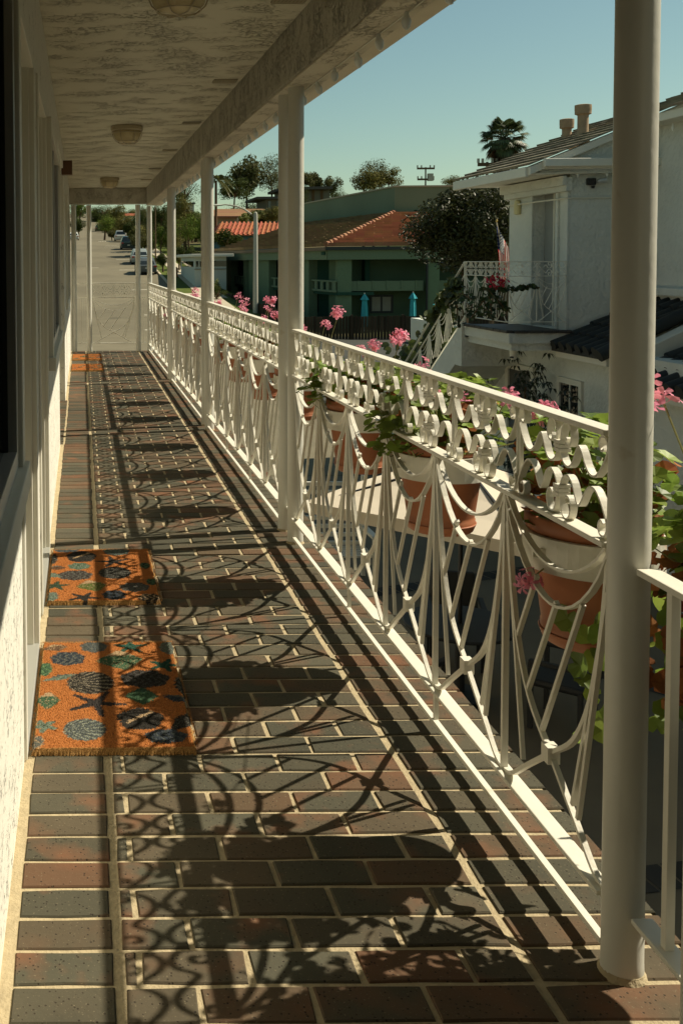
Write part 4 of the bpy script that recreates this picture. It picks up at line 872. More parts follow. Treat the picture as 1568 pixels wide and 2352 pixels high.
# ================================================================ GREEN BUILDING
gbd = empty('green_building',(14.3,60,-3.2)); tag(gbd,'two-storey green building with orange tiled hip roof and recessed balconies','building')
C1 = at(748,566,60); EX, EY, EZ = C1.x, 60.0, C1.z
A_ = Vector((EX,60,EZ)); B_ = Vector((46,60,EZ)); Cc = at(907,490,67); Tz = Cc.z; D_ = Vector((46,67,Tz)); L0 = at(494,577,88); L0.z = EZ; L1 = at(690,512,86); L1.z = Tz
part(courses(A_,B_,Vector((Cc.x,67,Tz)),D_,15,.24,.55),'roof',OTILE,gbd)
part(courses(L0,A_,L1,Vector((Cc.x,67,Tz)),15,.24,.8),'roof',mat('weathered_roof_tile',(.21,.145,.075),.9,island=.07,var=.16,vscale=.9,color2=(.16,.105,.05),c2scale=.5,c2lo=.5,c2hi=.7),gbd)  # side slope in a darker, browner tile tone than the front
b = MB()
for k in range(22):
    t_ = k/22; p = A_.lerp(Vector((Cc.x,67,Tz)),t_); q = A_.lerp(Vector((Cc.x,67,Tz)),(k+1.05)/22); up = Vector((0,0,.12)); b.tube([p+up*1.1,q+up*.6],[.17,.13],8)
part(b,'hip_tiles',OTILE,gbd,smooth=True)
sd = (L0-A_).normalized(); nr = Vector((sd.y,-sd.x,0)); nr = nr if nr.x > 0 else -nr    # inward normal of the street side
b = MB(); b.box(EX+.15,46,60.12,60.35,EZ-.78,EZ-.22)
def sidebox(b, s0, s1, d0, d1, z0, z1):
    p = lambda s_, d_: A_+sd*s_+nr*d_
    q = [p(s0,d0),p(s1,d0),p(s1,d1),p(s0,d1)]; b.prism([(v.x,v.y,z0) for v in q],[(v.x,v.y,z1) for v in q])
Ls = (L0-A_).length
sidebox(b,.2,Ls,.12,.35,EZ-.78,EZ-.22); part(b,'fascia',GREENL,gbd)
b = MB(); b.box(EX,46,59.95,60.12,EZ-.22,EZ-.02); part(b,'gutter',mat('dark_gutter',(.02,.025,.022),.5),gbd)
b = MB(); sidebox(b,0,Ls,-.06,.11,EZ-.24,EZ-.03); part(b,'gutter',mat('tan_gutter',(.19,.14,.09),.7),gbd)
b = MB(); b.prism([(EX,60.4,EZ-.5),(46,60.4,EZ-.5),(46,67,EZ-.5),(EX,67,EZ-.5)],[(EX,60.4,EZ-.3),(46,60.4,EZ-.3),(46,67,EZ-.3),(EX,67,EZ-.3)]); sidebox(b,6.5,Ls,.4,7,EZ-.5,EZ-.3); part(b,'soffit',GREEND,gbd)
# recessed wall, columns, balcony bands of the front
X_ = lambda x, Y=60.6: at(x,600,Y).x
b = MB(); b.box(X_(806),46,62.4,62.7,-3.2,EZ-.5); b.box(X_(775),X_(806)-.003,60.9,62.7,-3.2,EZ-.5)
part(b,'wall',GREENW,gbd)
for x0,x1 in ((773,806),(981,1007),(1180,1210)):
    b = MB(); b.box(X_(x0),X_(x1),60.45,60.899,-3.2,EZ-.79); part(b,'column',mat('lit_green_column',(.15,.21,.125),.85,var=.06),gbd)  # column green lightened, the light falling on it put into the colour
for x0,x1 in ((806.3,972),(1007.5,1179)):
    b = MB(); zt, zb = at(900,645,60.6).z, at(900,668,60.6).z; b.box(X_(x0)+.01,X_(x1),60.6,60.75,zb,zt); n = 5
    for k in range(n): xx = X_(x0)+(X_(x1)-X_(x0))*(k+.5)/n; b.box(xx-.05,xx+.05,60.56,60.599,zb+.1,zt+.02)
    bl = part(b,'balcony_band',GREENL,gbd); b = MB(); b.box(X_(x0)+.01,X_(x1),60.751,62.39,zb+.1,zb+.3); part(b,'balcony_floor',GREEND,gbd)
b = MB(); b.box(X_(975),X_(979),60.3,60.4,-3.2,EZ-.6); part(b,'downspout',BLACK,gbd)
def gwin(x0,x1,y0,y1,Y,frame,pane):
    p, q = at(x0,y1,Y), at(x1,y0,Y); f = .12; b = MB(); b.box(p.x,q.x,Y-.08,Y,p.z,p.z+f); b.box(p.x,q.x,Y-.08,Y,q.z-f,q.z); b.box(p.x,p.x+f,Y-.08,Y,p.z+f+.001,q.z-f-.001); b.box(q.x-f,q.x,Y-.08,Y,p.z+f+.001,q.z-f-.001); mx = (p.x+q.x)/2; b.box(mx-.04,mx+.04,Y-.08,Y,p.z+f+.001,q.z-f-.001)
    o = part(b,'window',frame,gbd); g = MB(); g.box(p.x+f,q.x-f,Y-.03,Y-.003,p.z+f,q.z-f); sub(g,'pane',pane,o)
gwin(848.6,902,677,719,62.39,BLACK,mat('curtained_pane',(.30,.27,.21),.4,var=.2,vscale=1.5))
# street side: posts, openings, railed balconies
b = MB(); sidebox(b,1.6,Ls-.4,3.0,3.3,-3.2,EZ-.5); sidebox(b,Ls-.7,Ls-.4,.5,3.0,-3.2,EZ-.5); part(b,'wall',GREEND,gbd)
def sat(x, d=.5):    # distance along the street side that is seen at picture x
    lo, hi = 0, Ls
    for _ in range(40):
        mi = (lo+hi)/2; p = A_+sd*mi+nr*d; v = p-Vector((0,0,EYE)); xx = 784+F_*v.dot(RV)/v.dot(FW)-SHX
        if xx > x: lo = mi
        else: hi = mi
    return lo
for x0,x1 in ((517,533),(560,566),(573,585),(590,619),(700,711)):
    b = MB(); sidebox(b,sat(x1),sat(x0),.45,1.0,-3.2,EZ-.79); part(b,'column',MATS['lit_green_column'],gbd)
for x0,x1 in ((533.5,559.5),(619.5,699.5),(711.5,765)):
    s0, s1 = sat(x1), sat(x0); b = MB(); sidebox(b,s0+.02,s1-.02,.62,.72,-.62,-.5); sidebox(b,s0+.02,s1-.02,.6,.74,-.02,.08)
    n = max(4,int((s1-s0)/.9))
    for k in range(n): sidebox(b,s0+.1+(s1-s0)*(k)/n,s0+.1+(s1-s0)*(k+.45)/n,.64,.70,-.5,-.021)
    part(b,'balustrade',GREENL,gbd); b = MB(); sidebox(b,s0+.02,s1-.02,.75,2.99,-.8,-.62); part(b,'balcony_floor',GREEND,gbd)
for x0,x1,z0,z1,m_ in ((536,548,.05,1.35,BLACK),(549,559,.0,1.2,mat('beige_panel',(.35,.27,.17),.8)),(716,728,-2.3,-.95,BLACK),(640,655,-2.4,-1.0,BLACK),(655,668,.1,1.2,BLACK)):
    b = MB(); sidebox(b,sat(x1,2.9),sat(x0,2.9),2.9,2.999,z0,z1); part(b,'window',m_,gbd)
# parapet tower
pt_ = [at(905,600,67.1),at(1240,600,67.1),at(1240,600,86),at(690,600,88)]; zt = at(905,429.5,67).z
b = MB(); b.ext([(p.x,p.y) for p in pt_],Tz-1.5,zt); part(b,'parapet',mat('parapet_green',(.15,.195,.13),.85,var=.1,vscale=.3,bump=.3,bscale=2),gbd)
b = MB(); b.ext([(pt_[0].x-.08,pt_[0].y-.08),(pt_[1].x,pt_[1].y-.08),(pt_[2].x,pt_[2].y),(pt_[3].x-.08,pt_[3].y)],zt+.001,zt+.1); part(b,'coping',mat('pale_coping',(.35,.33,.24),.8),gbd)
b = MB(); b.lathe([(.12,0),(.12,.3),(.01,.32)],10,c=tuple(at(837,590,64))) if False else None
# garden umbrellas by the green building
UB = mat('turquoise_canvas',(.06,.38,.44),.8,trans=.15,var=.1,vscale=2)
def closed_umb(x, yt, Y, label):
    T = at(x,yt,Y); t = empty('closed_umbrella',(T.x,Y,-2.95)); tag(t,label,'umbrella','closed turquoise umbrellas by the green building'); h = T.z+2.95
    b = MB(); n = 12
    for z_, r_ in ((h,.03),(h-.18,.16),(h-.34,.26),(h-.36,.14),(h-.8,.18),(h-1.4,.2),(h-1.9,.16)):
        for e in range(n): q = r_*(1 if e%2 else .72); b.v.append((q*math.cos(e*math.tau/n),q*math.sin(e*math.tau/n),z_))
    for k in range(6):
        for e in range(n): j = k*n; b.f.append([j+e,j+(e+1)%n,j+n+(e+1)%n,j+n+e])
    b.build('canopy',UB,t); MB().tube([(0,0,0),(0,0,h+.06)],.03,8).build('pole',TRIM,t)
closed_umb(837,675,58.5,'closed turquoise umbrella left of the window of the green building'); closed_umb(948,672,58.5,'closed turquoise umbrella right of the window of the green building')
c = at(1040,676,50); t = empty('open_umbrella',(c.x,50,-2.95)); tag(t,'open turquoise umbrella glimpsed behind the outside stairs','umbrella'); b = MB(); h = c.z+2.95
for k in range(8):
    a, q = k*math.tau/8, (k+1)*math.tau/8; b.poly([(0,0,h),(1.0*math.cos(a),1.0*math.sin(a),h-.5),(1.0*math.cos(q),1.0*math.sin(q),h-.5)])
b.build('canopy',UB,t); MB().tube([(0,0,0),(0,0,h)],.03,8).build('pole',TRIM,t)
# board fences
FN = mat('dark_board_fence',(.05,.036,.022),.9,island=.35,var=.2,vscale=2)
def fence(p, q, zt0, zt1, zb, label, step=.16):
    p, q = Vector(p), Vector(q); t = empty('board_fence',(p.x,p.y,zb)); tag(t,label,'fence'); L = (q-p).length; n = int(L/step); d = (q-p)/n; u = d.normalized(); nn = Vector((-u.y,u.x)); b = MB()
    for k in range(n):
        a = d*k+u*.01; c = d*(k+1)-u*.01; z = zt0+(zt1-zt0)*k/n-zb+random.uniform(-.02,.03); o = nn*(.02+.006*(k%2)); b.ext([(a.x,a.y),(c.x,c.y),(c.x+o.x,c.y+o.y),(a.x+o.x,a.y+o.y)],0,z)
    b.build('boards',FN,t)
    for k in range(0,n,16):
        a = d*k; pb = MB(); pb.box(a.x-.06,a.x+.06,a.y-.1,a.y-.0,0,zt0+(zt1-zt0)*k/n-zb+.08); pb.build('post',FN,t)
fence((at(690,727,52).x,52),(at(1180,727,52).x,52),at(800,727,52).z,at(800,727,52).z,-2.95,'dark board fence in front of the green building')
fence((at(505,600,76).x,76),(at(690,727,52).x-.05,52),at(520,668,76).z,at(690,727,52).z,-3.0,'dark board fence along the street side of the green building')
b = MB(); b.box(at(690,800,50).x,22,50.0,50.35,-2.91,-2.78); struct(b.build('parking_kerb',PALE))

# ================================================================ LAMP POST, POLES, SIGNS
T = at(587,490,62); t = empty('street_lamp',(T.x,62,gz(62,T.x))); tag(t,'tall grey street lamp with curved arm before the green building','street lamp'); h = T.z-gz(62,T.x)
LP_ = mat('galvanised',(.40,.38,.31),.6,var=.1)
b = MB(); b.lathe([(.16,0),(.155,1),(.125,h-.1),(.09,h+.05),(.02,h+.1)],14); b.build('pole',LP_,t,smooth=True)
AP = [at(x,y,62)-Vector((T.x,62,gz(62,T.x))) for x,y in ((586,502),(577,492),(560,480),(540,473),(518,470),(505,471))]
b = MB(); b.tube(AP,[.07,.06,.05,.045,.04,.04],8); b.build('arm',LP_,t,smooth=True); b = MB(); b.lathe([(.02,-.07),(.12,-.05),(.14,.02),(.03,.06)],14,c=tuple(AP[-1]+Vector((-.15,0,0))),sq=(2.6,1)); b.build('lamp_head',mat('lamp_white',(.6,.6,.52),.5),t,smooth=True)
def upole(x, yt, Y, arms, label, wpx=5):
    T = at(x,yt,Y); g0 = gz(Y,T.x); t = empty('utility_pole',(T.x,Y,g0)); tag(t,label,'utility pole','wooden utility poles'); h = T.z-g0; s_ = Y/2350
    b = MB(); b.tube([(0,0,0),(0,0,h)],[wpx*s_*.6,wpx*s_*.42],8); b.build('pole',BARK,t)
    for (ya, w2) in arms:
        z = at(x,ya,Y).z-g0; MB().box(-w2*s_,w2*s_,-.1,-.0,z-.1,z+.1).build('crossarm',BARK,t)
        for q in (-.95,-.5,.5,.95): MB().box(q*w2*s_-.06,q*w2*s_+.06,-.1,0,z+.101,z+.35).build('insulator',LP_,t)
    return t, h
t, h = upole(977,384,112,[(387,20),(412,19)],'utility pole with two crossarms above the green parapet',4); MB().box(.2,.75,-.3,.1,h-1.5,h-.7).build('transformer',LP_,t)
upole(1118,372,60,[(378,22)],'weathered pole top with crossarm just above the house eave',7)
upole(357,470,104,[],'thin pale utility pole behind the corner post',3.2)
upole(866,452,150,[(456,14)],'small distant utility pole left of the tree above the green roof',2.5) if False else None
def sign(x, yt, yb, Y, m, shape, txt, label, nm):
    c = at(x,(yt+yb)/2,Y); g0 = gz(Y,c.x); t = empty(nm,(c.x,Y,g0)); tag(t,label,'sign'); r = (yb-yt)*Y/2350/2; z = c.z-g0
    MB().tube([(0,.06,0),(0,.06,z+r)],.05,6).build('pole',LP_,t); b = MB(); n = shape
    pts = [(r*math.cos(math.tau*(k+.5)/n),r*math.sin(math.tau*(k+.5)/n)) for k in range(n)]; b.prism([(x_,0,z+z_) for x_,z_ in pts],[(x_,.03,z+z_) for x_,z_ in pts]); b.build('plate',m,t)
    if txt: o = text_mesh(txt,'lettering',mat('sign_white',(.75,.72,.62),.5),r*.75,t); o.location = (0,-.02,z); o.rotation_euler.x = R(90)
sign(317.5,506,518,140,mat('stop_red',(.40,.03,.025),.5),8,'STOP','red octagonal stop sign right of the street','stop_sign')
sign(327.5,517,528,128,mat('sign_white',(.75,.72,.62),.5),4,None,'small white square street sign below the stop sign','street_sign')
# fire hydrant
c = at(405.5,644,88); t = empty('fire_hydrant',(c.x,88,gz(88,c.x)+.12)); tag(t,'small brown fire hydrant on the lawn by the sidewalk','hydrant')
HY = mat('hydrant_paint',(.30,.13,.05),.6); b = MB(); b.lathe([(.18,0),(.18,.08),(.12,.1),(.12,.6),(.16,.62),(.15,.72),(.05,.82),(.02,.86)],14); b.build('barrel',HY,t,smooth=True); MB().box(-.22,.22,-.05,.05,.42,.54).build('outlet',HY,t)
# ================================================================ CARS
CARG = mat('car_glass',(.02,.025,.025),.08,spec=.8); TYRE = mat('tyre',(.015,.015,.015),.9); TAIL = mat('tail_lamp',(.35,.02,.015),.3)
def car(x, Y, color, label, hh=1.5, L=4.5, W=1.82, suv=False):
    c = at(x,600,Y); z0 = gz(Y+2,0)+.04; t = empty('parked_car',(c.x,Y+L/2,z0)); t.rotation_euler.x = math.atan((gz(Y+6)-gz(Y))/6); tag(t,label,'car','cars parked along the kerb')
    m_ = mat('car_paint_%d'%int(Y),color,.25,spec=.6,metal=.2); y0 = -L/2; w2 = W/2; bl = hh*.60
    rear = .12 if suv else .55; st = [(y0,.38,bl*.93,.90,bl*.94,.80),(y0+.06,.26,bl*.98,.97,bl*.99,.86),(y0+rear*.3+.1,.22,bl,1,bl+.02,.86),(y0+rear+.25,.2,bl,1,hh*.97,.72),(y0+rear+.7,.2,bl,1,hh,.72),(y0+L*.52,.2,bl,1,hh*.985,.72),(y0+L*.70,.2,bl*.98,1,bl*1.0+.02,.84),(y0+L*.95,.24,bl*.80,.95,bl*.82,.8),(y0+L,.34,bl*.66,.86,bl*.67,.7)]
    b = MB()
    for (y,zb,zl,wl_,zr,wr) in st: b.v += [(-w2*wl_*.93,y,zb),(-w2*wl_,y,(zb+zl)/2),(-w2*wl_*.97,y,zl),(-w2*wr,y,zr-.02),(-w2*wr*.9,y,zr),(w2*wr*.9,y,zr),(w2*wr,y,zr-.02),(w2*wl_*.97,y,zl),(w2*wl_,y,(zb+zl)/2),(w2*wl_*.93,y,zb)]
    for k in range(len(st)-1):
        for e in range(10): j = k*10; b.f.append([j+e,j+(e+1)%10,j+10+(e+1)%10,j+10+e])
    b.f.append(list(range(10))); b.f.append([80+e for e in range(10)][::-1]); b.build('body',m_,t,smooth=True)
    ya, yb = y0+rear*.3+.1, y0+rear+.25; e = .012; g = MB()
    g.prism([(-w2*.76,ya-e+.02,bl+.06),(w2*.76,ya-e+.02,bl+.06),(w2*.62,yb-e-.03,hh*.93),(-w2*.62,yb-e-.03,hh*.93)],[(-w2*.76,ya+.06,bl+.06),(w2*.76,ya+.06,bl+.06),(w2*.62,yb+.04,hh*.93),(-w2*.62,yb+.04,hh*.93)]); g.build('rear_window',CARG,t)
    for s_ in (-1,1):
        g = MB(); q = [(yb+.1,bl+.05),(y0+L*.66,bl+.05),(y0+L*.53,hh*.93),(yb+.35,hh*.93)]; xs_ = [.965,.965,.735,.735]
        g.poly([(s_*(w2*k_+.006),y,z) for (y,z),k_ in zip(q,xs_)]); g.build('side_window',CARG,t)
        MB().box(s_*w2*.82-.13,s_*w2*.82+.13,y0-.02,y0+.05,bl*.78,bl*.95).build('tail_lamp',TAIL,t)
        for yy in (y0+.85,y0+L-.85):
            wv = MB(); wv.lathe([(.20,-.1),(.31,-.1),(.33,-.06),(.33,.06),(.31,.1),(.2,.1)],18); wo = wv.build('wheel',TYRE,t,loc=(s_*(w2-.10),yy,.33)); wo.rotation_euler.y = R(90); MB().lathe([(.01,-.105),(.2,-.101),(.2,.101),(.01,.105)],12).build('rim',ALU,wo)
    MB().box(-w2*.92,w2*.92,y0-.05,y0+.08,.30,.46).build('bumper',mat('bumper_%d'%int(Y),tuple(a*.6 for a in color),.5),t); MB().box(-.17,.17,y0-.03,y0-.005,.56,.68).build('number_plate',mat('plate',(.5,.5,.45),.5),t)
car(338,91,(.10,.115,.115),'grey hatchback parked nearest on the street',1.48,4.3); car(323,104,(.30,.33,.31),'silver hatchback parked second, ahead of the nearest grey one',1.55,4.4); car(296,131,(.02,.04,.04),'dark green-black SUV parked third on the street',1.72,4.6,1.9,True)
car(278.5,162,(.60,.60,.55),'white SUV parked farthest, near the stop line',1.72,4.5,1.9,True); car(229,228,(.03,.03,.03),'black car far up the street beyond the crossing',1.5,4.5)
car(170.5,185,(.55,.55,.5),'white car far off, half hidden by the post by the wall',1.5,4.5)
c = at(428,548,108); 

# ================================================================ FAR HOUSES
def block(p, x0, x1, y0, y1, Y, dep, name, m, zb=None):
    a, c = at(x0,y1,Y), at(x1,y0,Y); b = MB(); b.box(a.x,c.x,Y,Y+dep,a.z if zb is None else zb,c.z); return part(b,name,m,p)
GH = mat('grey_house_wall',(.15,.15,.12),.9,var=.1); GR_ = mat('grey_flat_roof',(.09,.085,.075),.9)
t = empty('grey_house',at(650,500,140)); tag(t,'grey flat-roofed modern house on the hill among trees','house')
block(t,612,662,458,540,140,8,'wall',GH); block(t,655,757,437,540,143,8,'wall',GH); block(t,590,668,451,457,139,10,'roof',GR_); block(t,648,764,428,435,141.5,11,'roof',GR_)
block(t,636,651,461,477,139.9,.05,'window',GLASS); block(t,616,622,462,480,139.9,.05,'window',GLASS); block(t,668,684,446,470,142.9,.05,'window',GLASS); block(t,716,722,437,470,142.9,.05,'window',BARK); block(t,736,742,437,470,142.9,.05,'window',BARK)
def gabled(name, Y, xl, xr, yr_, ye, yb, dep, mr_, mw, label, tile=False, lean=0):
    t = empty(name,at((xl+xr)/2,yb,Y)); tag(t,label,'house'); a, c = at(xl,ye,Y), at(xr,ye,Y); ra, rc = at(xl+lean,yr_,Y+dep/2), at(xr+lean*.3,yr_,Y+dep/2)
    if tile:
        b = courses(a,c,ra,rc,9,.08,.5)
        n = int((c.x-a.x)/.45)
        for k in range(n): u = (k+.5)/n; b.tube([a.lerp(c,u)+Vector((0,0,.08)),ra.lerp(rc,u)+Vector((0,0,.08))],.12,6)
    else: b = courses(a,c,ra,rc,7,.05)
    b.prism([a,c,(c.x,Y+dep,c.z),(a.x,Y+dep,a.z)],[ra,rc,rc+Vector((0,.1,0)),ra+Vector((0,.1,0))]); part(b,'roof',mr_,t); w0 = at(xl+4,yb,Y).z
    b = MB(); b.box(a.x+.8,c.x-.8,Y+.7,Y+dep-.7,w0,a.z-.02); part(b,'wall',mw,t); return t
t = gabled('red_roof_house',104,492,700,512.5,541,575,9,mat('red_barrel_tile',(.36,.12,.06),.85,island=.15),mat('blue_wall',(.08,.17,.22),.85),'low house with bright red barrel-tiled roof and blue wall',True,14)
BR_ = mat('brown_shingle',(.30,.17,.09),.9,island=.1,var=.1); CW = mat('cream_far_wall',(.40,.36,.27),.9)
gabled('brown_roof_house',128,470,600,480,497,525,10,BR_,CW,'long low house with light brown roof up the hill',lean=25)
gabled('hip_roof_house',190,270,318,492,500,512,10,mat('red_barrel_tile'+'',(.55,.12,.05)),CW,'distant white house with red roof above the street trees') if False else None
gabled('distant_house',260,372/1.0-98,320,490,496,506,12,MATS['red_barrel_tile'],mat('white_far_wall',(.6,.58,.48),.9),'distant white house with red roof above the street trees')
t = empty('white_flat_house',at(425,480,150)); tag(t,'white flat-roofed house seen between tall trees','house'); block(t,408,446,468,486,150,8,'wall',MATS['white_far_wall']); block(t,405,449,465,468,149.5,9,'roof',GR_)
t = empty('beige_house',at(560,520,118)); tag(t,'beige house half hidden by yellow-green bushes','house'); block(t,489,545,500,530,118,8,'wall',CW); block(t,555,590,497,530,121,8,'wall',CW); block(t,486,548,496,500,117,9,'roof',BR_)
# white bungalow beside the street
t = empty('white_bungalow',at(470,640,79)); tag(t,'low white bungalow with flat awning roof and window band, left of the green building','house')
WB = mat('bungalow_white',(.50,.53,.47),.85,var=.05)
a, c = at(448,650,79), at(520,650,79); z1 = at(448,590,79).z
b = MB(); b.box(a.x,c.x,79,90,-1.6,z1); part(b,'wall',WB,t); b = MB(); b.box(a.x-.35,c.x+.5,78.5,90.5,z1,z1+.22); part(b,'roof',TRIM,t,bevel=.03)
block(t,488,520,599,612,78.97,.05,'window',GLASS); block(t,450,456,600,613,78.97,.05,'window',GLASS); block(t,459,465,600,613,78.97,.05,'window',GLASS); block(t,446,520,617,619,78.9,.05,'trim',BARK)
b = MB(); za, zb_ = at(448,613,79).z, at(448,600,79).z; b.box(a.x-.03,a.x,80,89,za,zb_); part(b,'window',GLASS,t)

# ================================================================ TREES
def crownmesh(seed, n, leaf, blobs):
    """leaf clumps spread through several overlapping lobes of a unit crown"""
    r_ = random.Random(seed); b = MB()
    L = []
    for k in range(blobs):
        while True:
            p = Vector((r_.uniform(-1,1),r_.uniform(-1,1),r_.uniform(-1,1)))
            if p.length < 1: break
        L.append((p*.74, r_.uniform(.28,.5)))
    for k in range(n):
        c, rr = r_.choice(L); d = Vector((r_.gauss(0,1),r_.gauss(0,1),r_.gauss(0,1))).normalized(); p = c+d*rr*(r_.random()**.35)
        nn = (d+Vector((r_.gauss(0,.6),r_.gauss(0,.6),r_.gauss(0,.6)))).normalized(); u = nn.orthogonal().normalized(); u = Matrix.Rotation(r_.uniform(0,6.3),3,nn) @ u; v = nn.cross(u); s_ = leaf*r_.uniform(.6,1.4)
        b.poly([p-u*s_, p+v*s_*.45, p+u*s_*1.1+nn*s_*.2, p-v*s_*.45])
    return b
TM = {'ficus':mat('ficus_foliage',(.050,.052,.014),.45,island=.5,trans=.12,spec=.25),'dark':mat('dark_foliage',(.052,.068,.014),.75,island=.55,trans=.25),'olive':mat('olive_foliage',(.13,.12,.03),.75,island=.5,trans=.2),'green':mat('green_foliage',(.11,.15,.024),.75,island=.5,trans=.3),
      'lime':mat('lime_foliage',(.17,.19,.03),.6,island=.4,trans=.25),'gum':mat('eucalyptus_foliage',(.10,.10,.033),.75,island=.5,trans=.2)}
CM = {}
def crown(kind, seed, n, leaf, blobs):
    k = (kind,seed,n)
    if k not in CM: CM[k] = crownmesh(seed,n,leaf,blobs).mesh('crown',TM[kind])
    return CM[k]
def tree(x, yt, yb, hw, Y, kind, label, seed, n=1500, blobs=14, leaf=None, group='trees along the street and hill', name='tree'):
    c = at(x,(yt+yb)/2,Y); s_ = Y/2350; g0 = gz(Y,c.x); t = empty(name,(c.x,Y,g0)); tag(t,label,'tree' if name != 'bush' else 'bush',group)
    rx, rz = hw*s_, (yb-yt)/2*s_; zc = c.z-g0; lf = leaf or min(.12,max(.035,1.6/hw))
    o = inst(crown(kind,seed,n,round(lf,3),blobs),'crown',t,(0,0,zc),(rx,rx,rz)); o.rotation_euler.z = seed*1.7
    b = MB(); th = max(.08,rx*.06); lean = (seed%5-2)*.05*rx
    b.tube([(0,0,-.3),(lean,0,max(.1,zc*.5)),(0,0,zc)],[th*1.3,th,th*.5],7)
    for k in range(5):
        a = k*1.26+seed; b.tube([(0,0,zc-rz*.5),(rx*.55*math.cos(a),rx*.55*math.sin(a),zc+rz*(.1+.1*k))],[th*.5,th*.15],5)
    b.build('trunk',BARK,t,smooth=True); return t
T_ = [ # left to right, as they stand
 (186,462,502,20,265,'green','leafy tree far left above the street, top of the rise'),(182,497,533,16,200,'dark','round tree on the left side of the street'),
 (236,462,506,34,285,'dark','broad dark tree behind the round street tree'),(240,492,538,27,188,'green','round green street tree over the black car'),
 (272,470,508,22,240,'olive','olive tree above the white SUV'),(287,488,542,22,176,'olive','yellow-olive tree behind the white SUV'),
 (258,528,548,9,172,'gum','low shrub at the street corner lamp'),(300,505,545,14,158,'dark','dark tree above the dark SUV'),
 (331,466,520,22,165,'gum','tall thin tree behind the stop sign'),(333,506,550,15,134,'gum','pale tree right of the stop sign'),(345,530,580,17,120,'dark','dark shrub mass behind the corner post'),
 (372,462,525,22,135,'dark','tall dark tree between corner post and fourth post'),(371,520,575,16,112,'green','green shrub wall by the fourth post'),(375,578,612,13,93,'dark','small lollipop tree on the lawn by the parked cars'),
 (425,400,475,42,128,'dark','huge dark tree behind the fourth post'),(412,445,520,22,118,'olive','olive tree under the huge dark one'),(430,492,560,30,106,'green','bright green tree mass left of the third posts'),(402,540,572,14,100,'olive','rusty olive shrub by the driveway'),
 (418,566,604,18,96,'dark','clipped round dark bush beside the walk'),(443,560,618,16,92,'dark','tall dark hedge end by the bungalow'),(470,470,560,22,112,'green','green tree behind the third posts'),
 (565,356,452,36,150,'gum','tall airy eucalyptus left of the second posts'),(622,352,452,30,152,'gum','tall eucalyptus behind the second posts'),(540,400,470,32,140,'dark','dark tree below the eucalyptus'),
 (520,525,575,32,97,'dark','round dark bush in front of the red tiled roof'),(600,478,515,34,122,'dark','dark hedge below the grey house'),(560,490,512,13,116,'lime','yellow-green bush above the red roof, left one'),(580,486,512,12,117,'lime','yellow-green bush above the red roof, right one'),(625,474,512,26,119,'olive','reddish olive shrub by the second posts'),
 (706,392,436,16,165,'gum','young eucalyptus top right of the second posts'),(725,396,440,13,166,'gum','feathery treetop beside the grey house'),(762,398,452,20,160,'gum','pointed treetop right of the grey house'),(778,430,470,20,150,'dark','low dark tree at the grey house end'),
 (835,385,448,36,128,'olive','large bushy tree above the green parapet, left lobe'),(858,364,440,34,130,'gum','tall top of the bushy tree above the green parapet'),(893,376,440,28,130,'olive','right lobe of the bushy tree above the green parapet'),
 (1045,402,440,26,120,'olive','treetop above the parapet left of the fan palm'),(1185,345,392,12,75,'olive','small olive treetop behind the house eave'),
 (700,430,500,16,135,'dark','dark shrub right of the second posts')]
for i,(x,yt,yb,hw,Y,kd,lb_) in enumerate(T_): tree(x,yt,yb,hw*1.3,Y,kd,lb_,i%6,n=3400,blobs=(26 if kd == 'gum' else 16))
# hedge masses that close the hillside behind the trees
for i,(x,yt,yb,hw,Y,kd,lb_) in enumerate([(215,488,520,60,330,'dark','hazy wooded ridge at the head of the street'),(330,474,510,60,310,'dark','wooded slope above the stop sign'),(450,470,560,60,160,'dark','dense dark trees on the slope behind the third posts'),(560,455,520,60,168,'dark','dark tree belt behind the grey house'),(760,440,500,60,175,'dark','dark tree belt beyond the parapet'),(395,520,590,40,125,'dark','thick shrubbery behind the fourth post'),(520,505,560,40,125,'dark','thick shrubbery behind the red roof')]):
    tree(x,yt,yb,hw,Y,kd,lb_,i%6,n=2600,blobs=22,group='wooded slopes')
# dark ficus by the house
t = tree(1062,405,628,138,38,'ficus','big dark glossy tree between the green building and the white house',3,n=26000,blobs=34,leaf=.036); t['group'] = 'big trees beside the white house'
tree(1130,425,600,78,36,'ficus','right half of the big dark tree, against the house wall',2,n=14000,blobs=24,leaf=.05)['group'] = 'big trees beside the white house'
# shrubs
for i,(x,yt,yb,hw,Y,kd,lb_) in enumerate([(500,655,690,26,70,'dark','feathery dark shrub below the bungalow'),(412,583,604,12,95,'olive','dry grass clump by the walk'),(497,640,680,14,76,'lime','small bright clipped shrub by the bungalow')]): tree(x,yt,yb,hw,Y,kd,lb_,i,n=1200,name='bush',group='shrubs on the lawns')
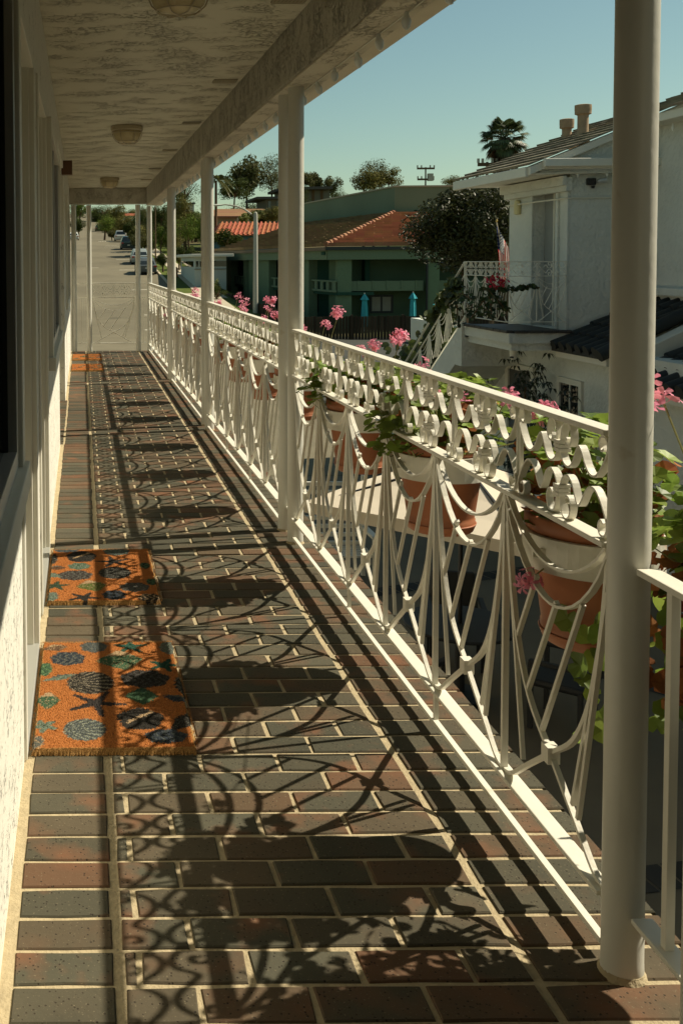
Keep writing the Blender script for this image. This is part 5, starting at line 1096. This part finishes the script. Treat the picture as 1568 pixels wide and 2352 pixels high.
# palms
def palm(x, yt, yb, Y, label, fan=True, n=46, seed=1, trunk_px=12):
    r_ = random.Random(seed); c = at(x,(yt+yb)/2,Y); g0 = gz(Y,c.x); t = empty('palm_tree',(c.x,Y,g0)); tag(t,label,'palm'); R_ = (yb-yt)/2*Y/2350; zc = c.z-g0; b = MB()
    for k in range(n):
        a = r_.uniform(0,6.28); el = r_.uniform(-.9,1.3) if fan else r_.uniform(-.5,1.1); d = Vector((math.cos(a)*math.cos(el),math.sin(a)*math.cos(el),math.sin(el)))
        if fan:
            st_ = d*R_*r_.uniform(.45,.62); b.bar((0,0,0),st_,R_*.018); sidev = d.cross(Vector((0,0,1))).normalized(); up = sidev.cross(d)
            for j in range(-7,8):
                q = j/7*1.25; e = (d*math.cos(q)+sidev*math.sin(q)).normalized(); L = R_*.52*(1-.25*abs(j/7)); w_ = d.cross(e).normalized() if abs(j) else up; wv = e.cross(up).normalized()*R_*.035
                p0 = st_; p1 = st_+e*L*.6; p2 = st_+e*L+Vector((0,0,-R_*.16)); b.poly([p0,p1+wv,p2,p1-wv])
        else:
            prev = Vector((0,0,0)); L = R_*r_.uniform(.9,1.15); pts = [d*L*u+Vector((0,0,-L*.75*u*u)) for u in (0,.25,.5,.75,1)]; b.tube(pts,R_*.012,4); sidev = d.cross(Vector((0,0,1))).normalized()
            for j in range(22):
                u = .12+.88*j/22; p = d*L*u+Vector((0,0,-L*.75*u*u))
                for s_ in (-1,1): q = p+sidev*s_*R_*.26*(1-u*.5)+d*R_*.10+Vector((0,0,-R_*.14)); b.poly([p,p+d*R_*.05,q])
    o = b.build('crown',mat('palm_frond',(.075,.10,.035),.5,island=.4,trans=.15) if fan else mat('feather_frond',(.12,.13,.04),.5,island=.3,trans=.2),t); o.location = (0,0,zc+R_*.1)
    b = MB(); w_ = trunk_px*Y/2350/2; b.tube([(0,0,-.3),(0,0,zc-R_*.9),(0,0,zc)],[w_*1.2,w_,w_*.9],9); b.build('trunk',BARK,t,smooth=True)
    if fan:
        b = MB()
        for k in range(260):
            a = r_.uniform(0,6.28); z = zc-r_.uniform(.0,1.2)*R_; q = w_*1.5; b.poly([(q*.4*math.cos(a),q*.4*math.sin(a),z+R_*.2),(q*1.5*math.cos(a+.2),q*1.5*math.sin(a+.2),z-R_*.12),(q*1.1*math.cos(a-.2),q*1.1*math.sin(a-.2),z-R_*.15)])
        b.build('dead_fronds',mat('dead_frond',(.13,.10,.06),.9,island=.3),t)
palm(1157,268,378,60,'shaggy fan palm rising behind the house roof',True,85,2,24)
palm(496,378,452,112,'arching feather palm beside the third posts',False,26,5,6)

# thick planting right of the street: one tree after another up the slope
rt = random.Random(21)
for k in range(46):
    x = rt.uniform(318,650); Y = rt.uniform(112,175); base = 585-(Y-95)*.78; hw = rt.uniform(15,27); hh = rt.uniform(26,55)
    kd = rt.choice(['dark','dark','green','olive','gum','green']); adj = {'dark':'dark leafy','green':'fresh green','olive':'brownish olive','gum':'grey-green airy'}[kd]
    where = 'between the end posts and corner post' if x < 349 else 'between corner and fourth post' if x < 391 else 'between fourth and third posts' if x < 460 else 'between third posts and street lamp' if x < 587 else 'between street lamp and second posts'
    tree(x,base-hh,base,hw*1.3,Y,kd,adj+' tree on the slope '+where,k%6,n=3400,blobs=(26 if kd == 'gum' else 16),group='planting on the slope, '+adj+', '+where)
for k in range(26):
    x = rt.uniform(165,345); Y = rt.uniform(215,330); zt = {0:0}; base = at(x,600,Y); g0 = gz(Y); yb = 600-(g0-EYE)*2350/Y; hh = rt.uniform(14,28)
    if 178 < x < 226 and Y < 300: x = rt.choice([x-40+8, x+45])
    tree(x,yb-hh,yb+3,rt.uniform(11,20),Y,rt.choice(['dark','dark','olive']),'far dark tree at the head of the street',k%6,n=3400,blobs=16,group='far trees at the head of the street')

ORD = ['leftmost','second','third','fourth','fifth','sixth','seventh','eighth','ninth','tenth','eleventh','twelfth']+['%dth'%k for k in range(13,60)]
byl = {}
for o in col.objects:
    if o.get('category') == 'tree': byl.setdefault(o['label'],[]).append(o)
for lb_, L_ in byl.items():
    if len(L_) > 1:
        L_.sort(key=lambda o: (784+F_*(o.location-Vector((0,0,EYE))).dot(RV)/(o.location-Vector((0,0,EYE))).dot(FW)))
        for k, o in enumerate(L_): o['label'] = (ORD[k]+(' from the left, ' if k else ', '))+lb_
